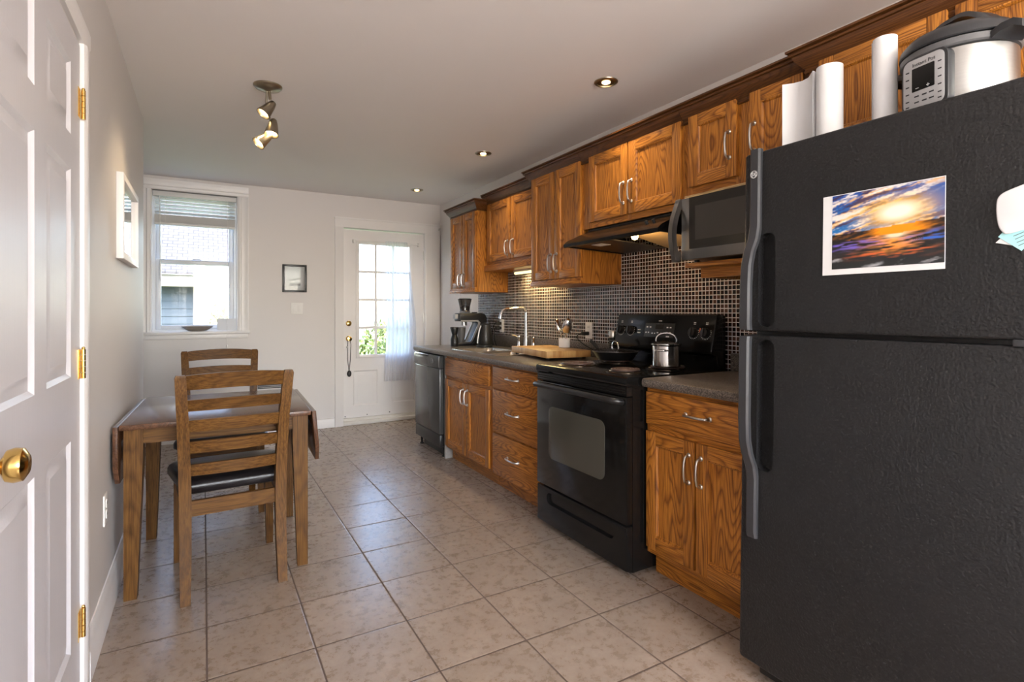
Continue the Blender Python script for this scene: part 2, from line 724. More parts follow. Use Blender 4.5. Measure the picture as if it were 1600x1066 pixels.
def text_into(mb, body, size, matrix, depth=0.0006):
    cu = bpy.data.curves.new('lettering', 'FONT')
    cu.body = body
    cu.size = size
    cu.extrude = depth
    cu.align_x = 'CENTER'
    cu.align_y = 'CENTER'
    o = bpy.data.objects.new('lettering', cu)
    COL.objects.link(o)
    bpy.context.view_layer.update()
    me = bpy.data.meshes.new_from_object(o.evaluated_get(bpy.context.evaluated_depsgraph_get()))
    bpy.data.objects.remove(o)
    me.transform(matrix)
    mb.mark()
    mb.bm.from_mesh(me)
    bpy.data.meshes.remove(me)
    mb.fin()


# facing -x: text x runs towards -y, text y runs towards +z
FACE_MX = Matrix(((0, 0, -1, 0), (-1, 0, 0, 0), (0, 1, 0, 0), (0, 0, 0, 1)))


def rrect(u0, u1, v0, v1, r, seg=5):
    pts = []
    for cx, cy, a0 in ((u1 - r, v1 - r, 0), (u0 + r, v1 - r, 90), (u0 + r, v0 + r, 180), (u1 - r, v0 + r, 270)):
        for i in range(seg + 1):
            a = math.radians(a0 + 90 * i / seg)
            pts.append((cx + r * math.cos(a), cy + r * math.sin(a)))
    return pts


# ------------------------------------------------------------------ room constants
WR = 2.385        # right wall
WL = -0.335       # left wall
YB = 5.82         # back wall
ZC = 2.45
YW = 4.174        # end of the left wall
XA = -1.7         # far side of the alcove
YR = -2.5         # rear wall


def struct(name, mat, label, cat, fill, **kw):
    return solid(name, mat, label, cat, fill, kind='structure', **kw)


struct('floor', 'floor_tile', 'beige mottled square ceramic tile floor of the kitchen', 'floor',
       lambda b: b.box(XA - 0.1, WR + 0.1, YR - 0.1, YB + 0.16, -0.1, 0))
struct('ceiling', 'ceiling_paint', 'plain painted kitchen ceiling with recessed lights', 'ceiling',
       lambda b: b.box(XA - 0.1, WR + 0.1, YR - 0.1, YB + 0.16, ZC, ZC + 0.1))
struct('wall_right', 'wall_paint', 'painted wall behind the oak cabinets and refrigerator', 'wall',
       lambda b: b.box(WR, WR + 0.12, YR, YB, 0, ZC))

D2 = (1.15, 2.112, 2.05)   # white panel door opening in the left wall


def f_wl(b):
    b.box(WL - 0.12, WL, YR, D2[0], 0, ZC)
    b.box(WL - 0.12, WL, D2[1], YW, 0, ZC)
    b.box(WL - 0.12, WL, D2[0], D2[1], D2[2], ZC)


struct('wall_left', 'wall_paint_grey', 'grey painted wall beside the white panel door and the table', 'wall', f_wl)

WIN = (-0.41, 0.287, 1.03, 2.325)
DR = (1.285, 2.205, 0.0, 2.11)


def f_wb(b):
    y0, y1 = YB, YB + 0.16
    b.box(XA, WIN[0], y0, y1, 0, ZC)
    b.box(WIN[0], WIN[1], y0, y1, 0, WIN[2])
    b.box(WIN[0], WIN[1], y0, y1, WIN[3], ZC)
    b.box(WIN[1], DR[0], y0, y1, 0, ZC)
    b.box(DR[0], DR[1], y0, y1, DR[3], ZC)
    b.box(DR[1], WR + 0.12, y0, y1, 0, ZC)


struct('wall_back', 'wall_paint', 'painted end wall holding the window and the garden door', 'wall', f_wb)


def f_alc(b):
    b.box(XA - 0.1, XA, YW - 0.12, YB + 0.16, 0, ZC)
    b.box(XA, WL - 0.12, YW - 0.12, YW, 0, ZC)


struct('wall_alcove', 'wall_paint', 'painted wall closing the recess round the corner', 'wall', f_alc)


def f_wr(b):
    y0, y1 = YR - 0.1, YR
    b.box(WL - 0.12, -0.25, y0, y1, 0, ZC)
    b.box(2.15, WR + 0.12, y0, y1, 0, ZC)
    b.box(-0.25, 2.15, y0, y1, 0, 0.65)
    b.box(-0.25, 2.15, y0, y1, 2.4, ZC)


struct('wall_rear', 'wall_paint', 'painted wall with an added wide window on the side opposite the garden door', 'wall', f_wr)
w2 = thing('added_window', 'added wide window in the unseen wall opposite the garden door', 'window', (0.95, YR - 0.05, 0.65), kind='structure')  # unseen window, added to go with the rear fill light
b = MB()
for x0, x1, z0, z1 in ((-0.25, -0.2, .65, 2.4), (2.1, 2.15, .65, 2.4), (-.2, 2.1, .65, .7), (-.2, 2.1, 2.35, 2.4), (.92, .98, .7, 2.35)):
    b.box(x0, x1, YR - 0.09, YR - 0.03, z0, z1)
b.build('window_frame', 'vinyl_white', w2)
b = MB()
b.box(-.2, 2.1, YR - 0.065, YR - 0.06, .7, 2.35)
b.build('pane', 'window_glass', w2)

# baseboards
BB = [(0, 0), (0.016, 0), (0.016, 0.10), (0.012, 0.112), (0.014, 0.122), (0.008, 0.14), (0.005, 0.155), (0, 0.155)]
struct('baseboard_left', 'trim_white', 'tall moulded white baseboard along the wall by the table', 'baseboard',
       lambda b: b.sweep([(WL, 2.205), (WL, YW), (WL - 0.3, YW)], BB))
BB2 = [(0, 0), (0.014, 0), (0.014, 0.075), (0.008, 0.092), (0, 0.096)]


def f_bbb(b):
    b.sweep([(XA, YB), (1.195, YB)], BB2)


struct('baseboard_back', 'trim_white', 'white baseboard under the window wall', 'baseboard', f_bbb)

# ------------------------------------------------------------------ door_2: white six-panel door in the left wall
d2 = thing('door_2', 'white panel door with brass knob and hinges', 'door', (WL, 1.79, 0), kind='structure')
XF = WL + 0.004


def leaf_with_panels(b, y0, y1, z0, z1, xf, xb, panels, rec=0.009, slope=0.022):
    """door leaf facing +x with sunk, bevelled, raised-field panels given as (ya,yb,za,zb)"""
    yc = sorted({y0, y1} | {p[0] for p in panels} | {p[1] for p in panels})
    zc = sorted({z0, z1} | {p[2] for p in panels} | {p[3] for p in panels})
    for i in range(len(yc) - 1):
        for j in range(len(zc) - 1):
            ya, yb_, za, zb = yc[i], yc[i + 1], zc[j], zc[j + 1]
            my, mz = (ya + yb_) / 2, (za + zb) / 2
            if any(p[0] < my < p[1] and p[2] < mz < p[3] for p in panels):
                continue
            b.box(xb, xf, ya, yb_, za, zb)
    for ya, yb_, za, zb in panels:
        def ring(d, x):
            return [(x, ya + d, za + d), (x, yb_ - d, za + d), (x, yb_ - d, zb - d), (x, ya + d, zb - d)]
        b.loft([ring(0, xf), ring(slope * 0.5, xf - rec), ring(slope, xf - rec), ring(slope * 2.1, xf - rec * 0.25)], cap=False)
        b.face(ring(slope * 2.1, xf - rec * 0.25))


b = MB()
leaf_with_panels(b, 1.158, 2.102, 0.012, 2.04, XF, XF - 0.036,
                 [(1.30, 1.588, 0.23, 0.845), (1.695, 1.972, 0.23, 0.845), (1.30, 1.588, 1.03, 1.63), (1.695, 1.972, 1.03, 1.63),
                  (1.30, 1.588, 1.73, 1.94), (1.695, 1.972, 1.73, 1.94)])
b.build('door_leaf', 'door_white_grain', d2)
b = MB()
b.lathe([(0.034, 0), (0.034, 0.004), (0.026, 0.008), (0.012, 0.012), (0.011, 0.03), (0.017, 0.034), (0.027, 0.04), (0.030, 0.05), (0.028, 0.062), (0.016, 0.069), (0.0, 0.07)],
        (XF, 1.225, 0.955), 28, (1, 0, 0))
b.build('door_knob', 'brass', d2, 'polished brass knob')
for zz in (0.255, 1.057, 1.86):
    b = MB()
    b.box(XF - 0.002, XF + 0.002, 2.072, 2.102, zz - 0.045, zz + 0.045)
    for k in range(5):
        b.cyl((XF + 0.008, 2.106, zz - 0.045 + 0.0182 * k), (XF + 0.008, 2.106, zz - 0.045 + 0.0182 * k + 0.0168), 0.0062, seg=12)
    b.ball((XF + 0.008, 2.106, zz + 0.048), 0.005, 8)
    b.build('hinge', 'brass', d2, 'brass hinge')


def f_cas2(b):
    prof = [(0, 0), (0.012, 0), (0.018, 0.012), (0.018, 0.055), (0.012, 0.075), (0, 0.075)]
    # jamb + casing on the far side, near side and head
    for s, y in ((1, 2.118), (-1, 1.143)):
        b.prism([(WL + p[0], y + s * p[1]) for p in prof], 'z', 0, 2.055)
    b.prism([(WL + p[0], 2.055 + p[1]) for p in prof], 'y', 1.068, 2.193)


struct('trim_1', 'trim_white', 'white casing round the panel door with brass knob', 'trim', f_cas2)

# ------------------------------------------------------------------ window_1
w1 = thing('window_1', 'white sash window in the end wall above the table', 'window', (-0.06, YB + 0.09, WIN[2]), kind='structure')
x0, x1, z0, z1 = WIN
b = MB()
yo0, yo1 = YB + 0.055, YB + 0.15
b.box(x0, x0 + 0.03, yo0, yo1, z0, z1)
b.box(x1 - 0.03, x1, yo0, yo1, z0, z1)
b.box(x0 + 0.03, x1 - 0.03, yo0, yo1, z1 - 0.03, z1)
b.box(x0 + 0.03, x1 - 0.03, yo0, yo1, z0, z0 + 0.02)
b.build('window_frame', 'vinyl_white', w1)
for nm, za, zb, ya in (('lower_sash', z0 + 0.02, 1.70, YB + 0.065), ('upper_sash', 1.66, z1 - 0.03, YB + 0.105)):
    b = MB()
    xa, xb = x0 + 0.03, x1 - 0.03
    fw = 0.042
    b.box(xa, xa + fw, ya, ya + 0.035, za, zb, 0.004)
    b.box(xb - fw, xb, ya, ya + 0.035, za, zb, 0.004)
    b.box(xa + fw, xb - fw, ya, ya + 0.035, za, za + 0.04, 0.004)
    b.box(xa + fw, xb - fw, ya, ya + 0.035, zb - 0.04, zb, 0.004)
    if nm == 'lower_sash':
        b.box(-0.09, -0.02, ya - 0.012, ya, 1.70, 1.712, 0.003)
    s = b.build(nm, 'vinyl_white', w1)
    b = MB()
    b.box(xa + fw, xb - fw, ya + 0.015, ya + 0.02, za + 0.04, zb - 0.04)
    b.build('pane', 'window_glass', s)


def f_wt(b):
    prof = [(0, 0), (0.016, 0), (0.022, 0.01), (0.022, 0.03), (0.014, 0.036), (0.014, 0.075), (0.02, 0.085), (0.02, 0.095), (0, 0.095)]
    b.prism([(x1 + p[1], YB - p[0]) for p in prof], 'z', z0, z1)
    b.prism([(x0 - p[1], YB - p[0]) for p in prof], 'z', z0, z1)
    b.prism([(YB - p[0], z1 + p[1]) for p in prof], 'x', x0 - 0.095, x1 + 0.095)
    # inner stop edges
    b.box(x1 - 0.006, x1 - 0.0005, YB, YB + 0.055, z0 + 0.001, z1 - 0.001)
    b.box(x0 + 0.0005, x0 + 0.006, YB, YB + 0.055, z0 + 0.001, z1 - 0.001)


struct('trim_2', 'trim_white', 'white moulded casing round the sash window', 'trim', f_wt)


def f_sill(b):
    b.box(x0 - 0.105, x1 + 0.105, YB - 0.055, YB, z0 - 0.026, z0, 0.006)
    b.box(x0, x1, YB, YB + 0.055, z0 - 0.0, z0 + 0.004)
    b.box(x0 - 0.09, x1 + 0.09, YB - 0.02, YB, z0 - 0.07, z0 - 0.026, 0.004)


struct('trim_3', 'trim_white', 'white window sill board below the sash window', 'trim', f_sill)

# blind
bl = thing('window_blind', 'white slatted blind raised in the top of the sash window', 'blind', (-0.06, YB + 0.03, 2.3))
b = MB()
b.box(x0 + 0.012, x1 - 0.012, YB + 0.008, YB + 0.05, 2.272, 2.316, 0.003)
b.build('headrail', 'blind_white', bl)
for k in range(5):
    zc = 2.252 - 0.032 * k
    b = MB()
    b.M = Matrix.Translation((-0.06, YB + 0.029, zc)) @ Matrix.Rotation(math.radians(-22), 4, 'X')
    b.box(-0.325, 0.325, -0.023, 0.023, -0.0014, 0.0014)
    b.build('slat', 'blind_white', bl)
b = MB()
for k in range(12):
    b.box(-0.385, 0.265, YB + 0.006, YB + 0.052, 2.036 + 0.0058 * k, 2.036 + 0.0058 * k + 0.0036)
b.box(-0.385, 0.265, YB + 0.006, YB + 0.052, 2.012, 2.034, 0.004)
b.build('stacked_slats', 'blind_white', bl)
b = MB()
b.tube([(-0.345, YB + 0.004, 2.275), (-0.342, YB - 0.002, 1.9), (-0.338, YB, 1.5)], 0.0035, 8)
b.build('tilt_wand', 'plastic_white', bl)
for xx in (-0.3, 0.2):
    b = MB()
    b.tube([(xx, YB + 0.006, 2.272), (xx, YB + 0.004, 2.03)], 0.0015, 6)
    b.build('ladder_cord', 'plastic_white', bl)
b = MB()
b.tube([(0.2, YB + 0.004, 2.275), (0.2, YB - 0.06, 1.9), (0.195, YB - 0.064, 1.02), (0.195, YB - 0.064, 0.9)], 0.0014, 6)
b.lathe([(0.003, 0), (0.006, 0.008), (0.006, 0.024), (0.003, 0.03)], (0.195, YB - 0.064, 0.872), 10)
b.build('pull_cord', 'plastic_white', bl)


def f_bowl(b):
    c = (-0.048, YB - 0.012, z0 + 0.004)
    rings = []
    for r, h in ((0.05, 0), (0.075, 0.004), (0.105, 0.022), (0.13, 0.044), (0.126, 0.044), (0.1, 0.025), (0.07, 0.009), (0.001, 0.007)):
        rings.append([(c[0] + r * math.cos(2 * PI * i / 40), c[1] + 0.045 * (r / 0.13) * math.sin(2 * PI * i / 40), c[2] + h) for i in range(40)])
    b.loft(rings)


solid('bowl', 'stoneware_brown', 'brown oval dish standing on the window sill', 'bowl', f_bowl)


def f_card(b):
    b.M = Matrix.Translation((0.195, YB + 0.02, z0 + 0.006)) @ Matrix.Rotation(math.radians(-14), 4, 'X')
    b.box(-0.082, 0.082, 0, 0.001, 0, 0.115)


card = thing('note_card', 'white printed card leaning on the window above the sill', 'card', (0.195, YB + 0.02, z0 + 0.006))
b = MB()
f_card(b)
b.build('sheet', 'paper_white', card)
b = MB()
b.M = Matrix.Translation((0.195, YB + 0.02, z0 + 0.006)) @ Matrix.Rotation(math.radians(-14), 4, 'X')
for zz, w in ((0.095, 0.05), (0.08, 0.06), (0.068, 0.055), (0.056, 0.06), (0.04, 0.045)):
    b.box(-w, w * 0.8, -0.0008, 0.0, zz, zz + 0.0022)
b.build('printed_lines', 'mark_grey', card)

# ------------------------------------------------------------------ door_1: garden door
d1 = thing('door_1', 'white garden door with a twelve pane window', 'door', (1.745, YB + 0.05, 0), kind='structure')
YD = YB + 0.045      # front of the leaf
LX0, LX1, LZ0, LZ1 = 1.452, 2.038, 0.735, 1.955
b = MB()


def ybox(bm_, x0, x1, z0, z1, ya, yb_, **k):
    bm_.box(x0, x1, ya, yb_, z0, z1, **k)


pl = [(1.40, 1.665, 0.2, 0.575), (1.825, 2.09, 0.2, 0.575)]
xc = sorted({1.292, 2.198, LX0, LX1} | {p[0] for p in pl} | {p[1] for p in pl})
zc = sorted({0.07, 2.1, LZ0, LZ1, 0.2, 0.575})
for i in range(len(xc) - 1):
    for j in range(len(zc) - 1):
        mx_, mz_ = (xc[i] + xc[i + 1]) / 2, (zc[j] + zc[j + 1]) / 2
        if LX0 < mx_ < LX1 and LZ0 < mz_ < LZ1:
            continue
        if any(p[0] < mx_ < p[1] and p[2] < mz_ < p[3] for p in pl):
            continue
        ybox(b, xc[i], xc[i + 1], zc[j], zc[j + 1], YD, YD + 0.044)
for xa, xb, za, zb in pl:
    def ring(d, y):
        return [(xa + d, y, za + d), (xb - d, y, za + d), (xb - d, y, zb - d), (xa + d, y, zb - d)]
    b.loft([ring(0, YD), ring(0.012, YD + 0.009), ring(0.026, YD + 0.009), ring(0.05, YD + 0.002)], cap=False)
    b.face(ring(0.05, YD + 0.002))
b.build('door_leaf', 'trim_white', d1)
b = MB()
fw = 0.024
ybox(b, LX0 - fw, LX0 + 0.012, LZ0 - fw, LZ1 + fw, YD - 0.012, YD, b=0.004)
ybox(b, LX1 - 0.012, LX1 + fw, LZ0 - fw, LZ1 + fw, YD - 0.012, YD, b=0.004)
ybox(b, LX0 + 0.012, LX1 - 0.012, LZ0 - fw, LZ0 + 0.012, YD - 0.012, YD, b=0.004)
ybox(b, LX0 + 0.012, LX1 - 0.012, LZ1 - 0.012, LZ1 + fw, YD - 0.012, YD, b=0.004)
b.build('glazing_frame', 'trim_white', d1)
b = MB()
gx0, gx1, gz0, gz1 = LX0, LX1, LZ0, LZ1
for k in (1, 2):
    xx = gx0 + (gx1 - gx0) * k / 3
    ybox(b, xx - 0.0135, xx + 0.0135, gz0, gz1, YD + 0.006, YD + 0.012)
for k in (1, 2, 3):
    zz = gz0 + (gz1 - gz0) * k / 4
    ybox(b, gx0, gx1, zz - 0.0135, zz + 0.0135, YD + 0.0055, YD + 0.0125)
b.build('glazing_bars', 'trim_white', d1)
b = MB()
ybox(b, gx0, gx1, gz0, gz1, YD + 0.02, YD + 0.024)
b.build('pane', 'window_glass', d1)
b = MB()
b.lathe([(0.03, 0), (0.03, 0.005), (0.02, 0.012), (0.011, 0.014), (0.011, 0.032), (0.02, 0.036), (0.026, 0.044), (0.024, 0.056), (0.0, 0.06)], (1.352, YD, 0.924), 24, (0, -1, 0))
b.build('door_knob', 'brass', d1, 'brass knob')
b = MB()
b.lathe([(0.03, 0), (0.03, 0.006), (0.022, 0.012), (0.0, 0.013)], (1.352, YD, 1.088), 24, (0, -1, 0))
b.box(1.346, 1.358, YD - 0.03, YD - 0.012, 1.072, 1.104, 0.004)
b.build('deadbolt', 'brass', d1, 'brass thumb turn')
for zz in (0.3, 1.12, 1.86):
    b = MB()
    b.cyl((2.2, YD - 0.004, zz - 0.05), (2.2, YD - 0.004, zz + 0.05), 0.008, seg=12)
    b.box(2.2, 2.206, YD - 0.004, YD + 0.02, zz - 0.048, zz + 0.048)
    b.build('hinge', 'nickel', d1)
b = MB()
for xx, zz in ((1.315, 0.088), (1.55, 0.092), (1.80, 0.096)):
    b.cyl((xx, YD, zz), (xx, YD - 0.003, zz), 0.006, seg=10)
b.build('screw', 'seal_dark', d1)


def f_thr(b):
    b.box(DR[0], DR[1], YB - 0.012, YB + 0.16, 0, 0.04, 0.004)
    b.box(DR[0], DR[1], YB + 0.03, YB + 0.15, 0.04, 0.068)


struct('trim_4', 'threshold_paint', 'pale threshold under the garden door', 'threshold', f_thr)


def f_dt(b):
    prof = [(0, 0), (0.014, 0), (0.018, 0.008), (0.018, 0.06), (0.024, 0.07), (0.024, 0.088), (0, 0.088)]
    b.prism([(DR[0] - p[1], YB - p[0]) for p in prof], 'z', 0, DR[3])
    b.prism([(DR[1] + p[1] * 1.9, YB - p[0]) for p in prof], 'z', 0, DR[3])
    b.box(DR[0] - 0.088, WR - 0.002, YB - 0.02, YB, DR[3], DR[3] + 0.09)
    b.box(DR[0] - 0.096, WR - 0.002, YB - 0.032, YB, DR[3] + 0.09, DR[3] + 0.106, 0.003)
    b.box(DR[0] + 0.0, DR[0] + 0.006, YB, YB + 0.16, 0.07, DR[3])
    b.box(DR[1] - 0.006, DR[1], YB, YB + 0.16, 0.07, DR[3])


struct('trim_5', 'trim_white', 'white casing and head board round the garden door', 'trim', f_dt)


def f_hook(b):
    b.cyl((2.36, YB - 0.03, 2.155), (2.36, YB - 0.055, 2.155), 0.006, seg=10)
    b.tube([(2.36, YB - 0.05, 2.155), (2.361, YB - 0.054, 2.10), (2.362, YB - 0.05, 2.05)], 0.004, 8)
    b.ball((2.36, YB - 0.052, 2.165), 0.011, 10)


solid('door_hook', 'nickel', 'small metal hook on the head casing above the garden door', 'hook', f_hook)

# lanyard hanging from the garden door knob
ly = thing('lanyard', 'grey cord with dark bell hanging from the garden door knob', 'lanyard', (1.352, YD - 0.03, 0.54))
b = MB()
b.tube([(1.344, YD - 0.022, 0.932), (1.336, YD - 0.02, 0.86), (1.338, YD - 0.02, 0.7), (1.35, YD - 0.02, 0.585)], 0.0035, 8)
b.tube([(1.360, YD - 0.022, 0.932), (1.372, YD - 0.02, 0.86), (1.366, YD - 0.02, 0.7), (1.354, YD - 0.02, 0.585)], 0.0035, 8)
b.tube([(1.344, YD - 0.022, 0.932), (1.352, YD - 0.024, 0.94), (1.360, YD - 0.022, 0.932)], 0.0035, 8)
b.build('cord', 'grey_plastic', ly)
b = MB()
b.ball((1.353, YD - 0.024, 0.55), 0.028, 16, (0.85, 0.5, 1.25))
b.build('bell', 'black_satin', ly, 'dark oval bell')
b = MB()
b.ball((1.333, YD - 0.022, 0.835), 0.011, 10)
b.build('bead', 'nickel', ly)

# curtain rod and sheer curtain
rod = thing('curtain_rod', 'thin white rod across the top of the garden door window', 'curtain rod', (1.75, YB - 0.01, 1.97))
b = MB()
b.tube([(1.40, YB + 0.0, 1.972), (2.13, YB + 0.0, 1.972)], 0.008, 10)
b.build('rod', 'plastic_white', rod)
for xx in (1.40, 2.13):
    b = MB()
    b.box(xx - 0.01, xx + 0.01, YB - 0.008, YD, 1.955, 1.99, 0.003)
    b.build('bracket', 'plastic_white', rod)


def f_curt(b):
    rows = 30
    n = 90
    rings = []
    for j in range(rows + 1):
        t = j / rows
        z = 1.99 - t * 1.54
        xl = 1.735 - 0.02 * t + 0.02 * math.sin(t * 3)
        xr = 1.985 + 0.10 * min(1, t * 1.7) - 0.06 * max(0, t - 0.75) * 3
        row = []
        for i in range(n + 1):
            s = i / n
            amp = 0.012 + 0.016 * min(1, t * 2)
            y = YB - 0.028 + amp * math.sin(s * 2 * PI * 8 + 0.6 * math.sin(t * 4)) * (0.35 + 0.65 * s) - 0.008 * t
            if t < 0.03:
                y = YB - 0.001 - 0.012 + 0.004 * math.sin(s * 2 * PI * 16)
            row.append((xl + (xr - xl) * s, min(y, YB - 0.0115), z))
        rings.append(row)
    b.loft(rings, closed=False)


solid('curtain', 'sheer_curtain', 'sheer white curtain gathered to one side of the garden door', 'curtain', f_curt, angle=80)

# ------------------------------------------------------------------ things on the end wall
pf = thing('picture_frame', 'small black framed picture hanging between window and garden door', 'picture', (0.80, YB, 1.41))
b = MB()
fx0, fx1, fz0, fz1 = 0.686, 0.917, 1.412, 1.691
for a in ((fx0, fx0 + 0.02, fz0, fz1), (fx1 - 0.02, fx1, fz0, fz1), (fx0 + 0.02, fx1 - 0.02, fz0, fz0 + 0.02), (fx0 + 0.02, fx1 - 0.02, fz1 - 0.02, fz1)):
    b.box(a[0], a[1], YB - 0.022, YB, a[2], a[3], 0.002)
b.build('frame', 'black_satin', pf)
b = MB()
b.box(fx0 + 0.02, fx1 - 0.02, YB - 0.010, YB - 0.001, fz0 + 0.02, fz1 - 0.02)
b.build('mount', 'mat_white', pf)
b = MB()
yy = YB - 0.0115
b.prism([(0.745, 1.525), (0.855, 1.545), (0.858, 1.562), (0.80, 1.552), (0.748, 1.545)], 'y', yy, yy + 0.0015)
b.prism([(0.75, 1.475), (0.856, 1.478), (0.857, 1.508), (0.75, 1.505)], 'y', yy, yy + 0.0015)
b.build('print', 'photo_grey', pf)
b = MB()
b.box(fx0 + 0.02, fx1 - 0.02, YB - 0.016, YB - 0.015, fz0 + 0.02, fz1 - 0.02)
b.build('glass', 'picture_glass', pf)

sw = thing('light_switch', 'white double light switch plate below the small black picture', 'light switch', (0.825, YB, 1.19))
b = MB()
b.box(0.768, 0.884, YB - 0.006, YB, 1.188, 1.304, 0.003)
b.build('plate', 'plastic_white', sw)
for xx in (0.802, 0.85):
    b = MB()
    b.box(xx - 0.016, xx + 0.016, YB - 0.010, YB - 0.006, 1.213, 1.279, 0.002)
    b.build('rocker', 'plastic_white', sw)

vt = thing('wall_vent', 'grey louvred vent grille low on the end wall behind the far chair', 'vent', (0.61, YB, 0.43))
b = MB()
for a in ((0.446, 0.462, 0.43, 0.55), (0.758, 0.774, 0.43, 0.55), (0.462, 0.758, 0.43, 0.444), (0.462, 0.758, 0.536, 0.55)):
    b.box(a[0], a[1], YB - 0.012, YB, a[2], a[3])
b.build('frame', 'mat_white', vt)
for k in range(6):
    b = MB()
    zz = 0.452 + k * 0.0145
    b.prism([(YB - 0.010, zz), (YB - 0.002, zz + 0.008), (YB - 0.002, zz + 0.0095), (YB - 0.010, zz + 0.0015)], 'x', 0.462, 0.758)
    b.build('louvre', 'grey_plastic', vt)

# framed picture on the left wall
mf = thing('picture_frame', 'white box frame on the wall above the table reflecting the window', 'picture', (WL, 3.25, 1.44))
b = MB()
my0, my1, mz0, mz1 = 2.93, 3.57, 1.455, 1.84
t_ = 0.03
for a in ((my0, my0 + t_, mz0, mz1), (my1 - t_, my1, mz0, mz1), (my0 + t_, my1 - t_, mz0, mz0 + t_), (my0 + t_, my1 - t_, mz1 - t_, mz1)):
    b.box(WL, WL + 0.028, a[0], a[1], a[2], a[3], 0.002)
b.build('frame', 'trim_white', mf)
b = MB()
b.box(WL + 0.004, WL + 0.012, my0 + t_, my1 - t_, mz0 + t_, mz1 - t_)
b.build('glass', 'mirror_glass', mf)


def outlet(label, x, y, z, sgn, h=0.118, w=0.075, cat='outlet'):
    """wall socket plate on an x wall; sgn is the direction it faces"""
    o = thing('wall_outlet', label, cat, (x, y, z))
    b = MB()
    xa, xb = sorted((x, x + sgn * 0.006))
    b.box(xa, xb, y - w / 2, y + w / 2, z - h / 2, z + h / 2, 0.0025)
    b.build('plate', 'plastic_white', o)
    for dz in (-0.021, 0.021):
        b = MB()
        b.lathe([(0.017, 0), (0.017, 0.003), (0.0, 0.003)], (x + sgn * 0.006, y, z + dz), 20, (sgn, 0, 0))
        s = b.build('socket', 'plastic_white', o)
        b = MB()
        xs = sorted((x + sgn * 0.0085, x + sgn * 0.0098))
        for dy in (-0.006, 0.006):
            b.box(xs[0], xs[1], y + dy - 0.0012, y + dy + 0.0012, z + dz - 0.002, z + dz + 0.007)
        b.build('slot', 'ink_dark', s)
    return o


outlet('white wall outlet near the baseboard under the white framed picture', WL, 2.607, 0.447, 1)

# ------------------------------------------------------------------ dining table
tb = thing('dining_table', 'brown wooden drop leaf table standing against the wall', 'table', (0, 0, 0))
OFF[tb.name] = Vector((0, 0, 0))
HX, HY = 0.374, 0.41
b = MB()
b.box(-HX, HX, -HY, HY, 0.725, 0.748, 0.004)
b.build('tabletop', 'table_top_wood', tb)
b = MB()
b.box(-0.30, 0.30, -0.352, -0.332, 0.655, 0.725)
b.box(-0.30, 0.30, 0.332, 0.352, 0.655, 0.725)
b.m = 1
b.box(-0.352, -0.332, -0.32, 0.32, 0.655, 0.725)
b.box(0.332, 0.352, -0.32, 0.32, 0.655, 0.725)
b.build('apron', ['rubberwood_across', 'rubberwood_long'], tb)
for sx in (-1, 1):
    for sy in (-1, 1):
        b = MB()
        rings = []
        for z, w in ((0.0, 0.046), (0.6, 0.068), (0.725, 0.068)):
            ox, oy = sx * 0.364, sy * 0.364      # outer corner stays put, inner faces taper
            rings.append([(ox, oy, z), (ox - sx * w, oy, z), (ox - sx * w, oy - sy * w, z), (ox, oy - sy * w, z)])
        b.loft(rings)
        b.build('leg', 'rubberwood_vertical', tb)
for sx in (-1, 1):
    b = MB()
    x_a, x_b = sx * (HX + 0.003), sx * (HX + 0.022)
    b.prism([(-HY + 0.004, 0.742), (-HY + 0.004, 0.57), (-HY + 0.06, 0.495), (HY - 0.06, 0.495), (HY - 0.004, 0.57), (HY - 0.004, 0.742)], 'x', min(x_a, x_b), max(x_a, x_b), 0.003)
    if sx > 0:
        bmesh.ops.rotate(b.bm, verts=b.bm.verts, cent=(x_a, 0, 0.742), matrix=Matrix.Rotation(math.radians(-5), 3, 'Y'))
    b.build('drop_leaf', 'table_top_wood', tb)
tb.location = (0.087, 3.11, 0)
tb.rotation_euler = (0, 0, math.radians(-2.2))


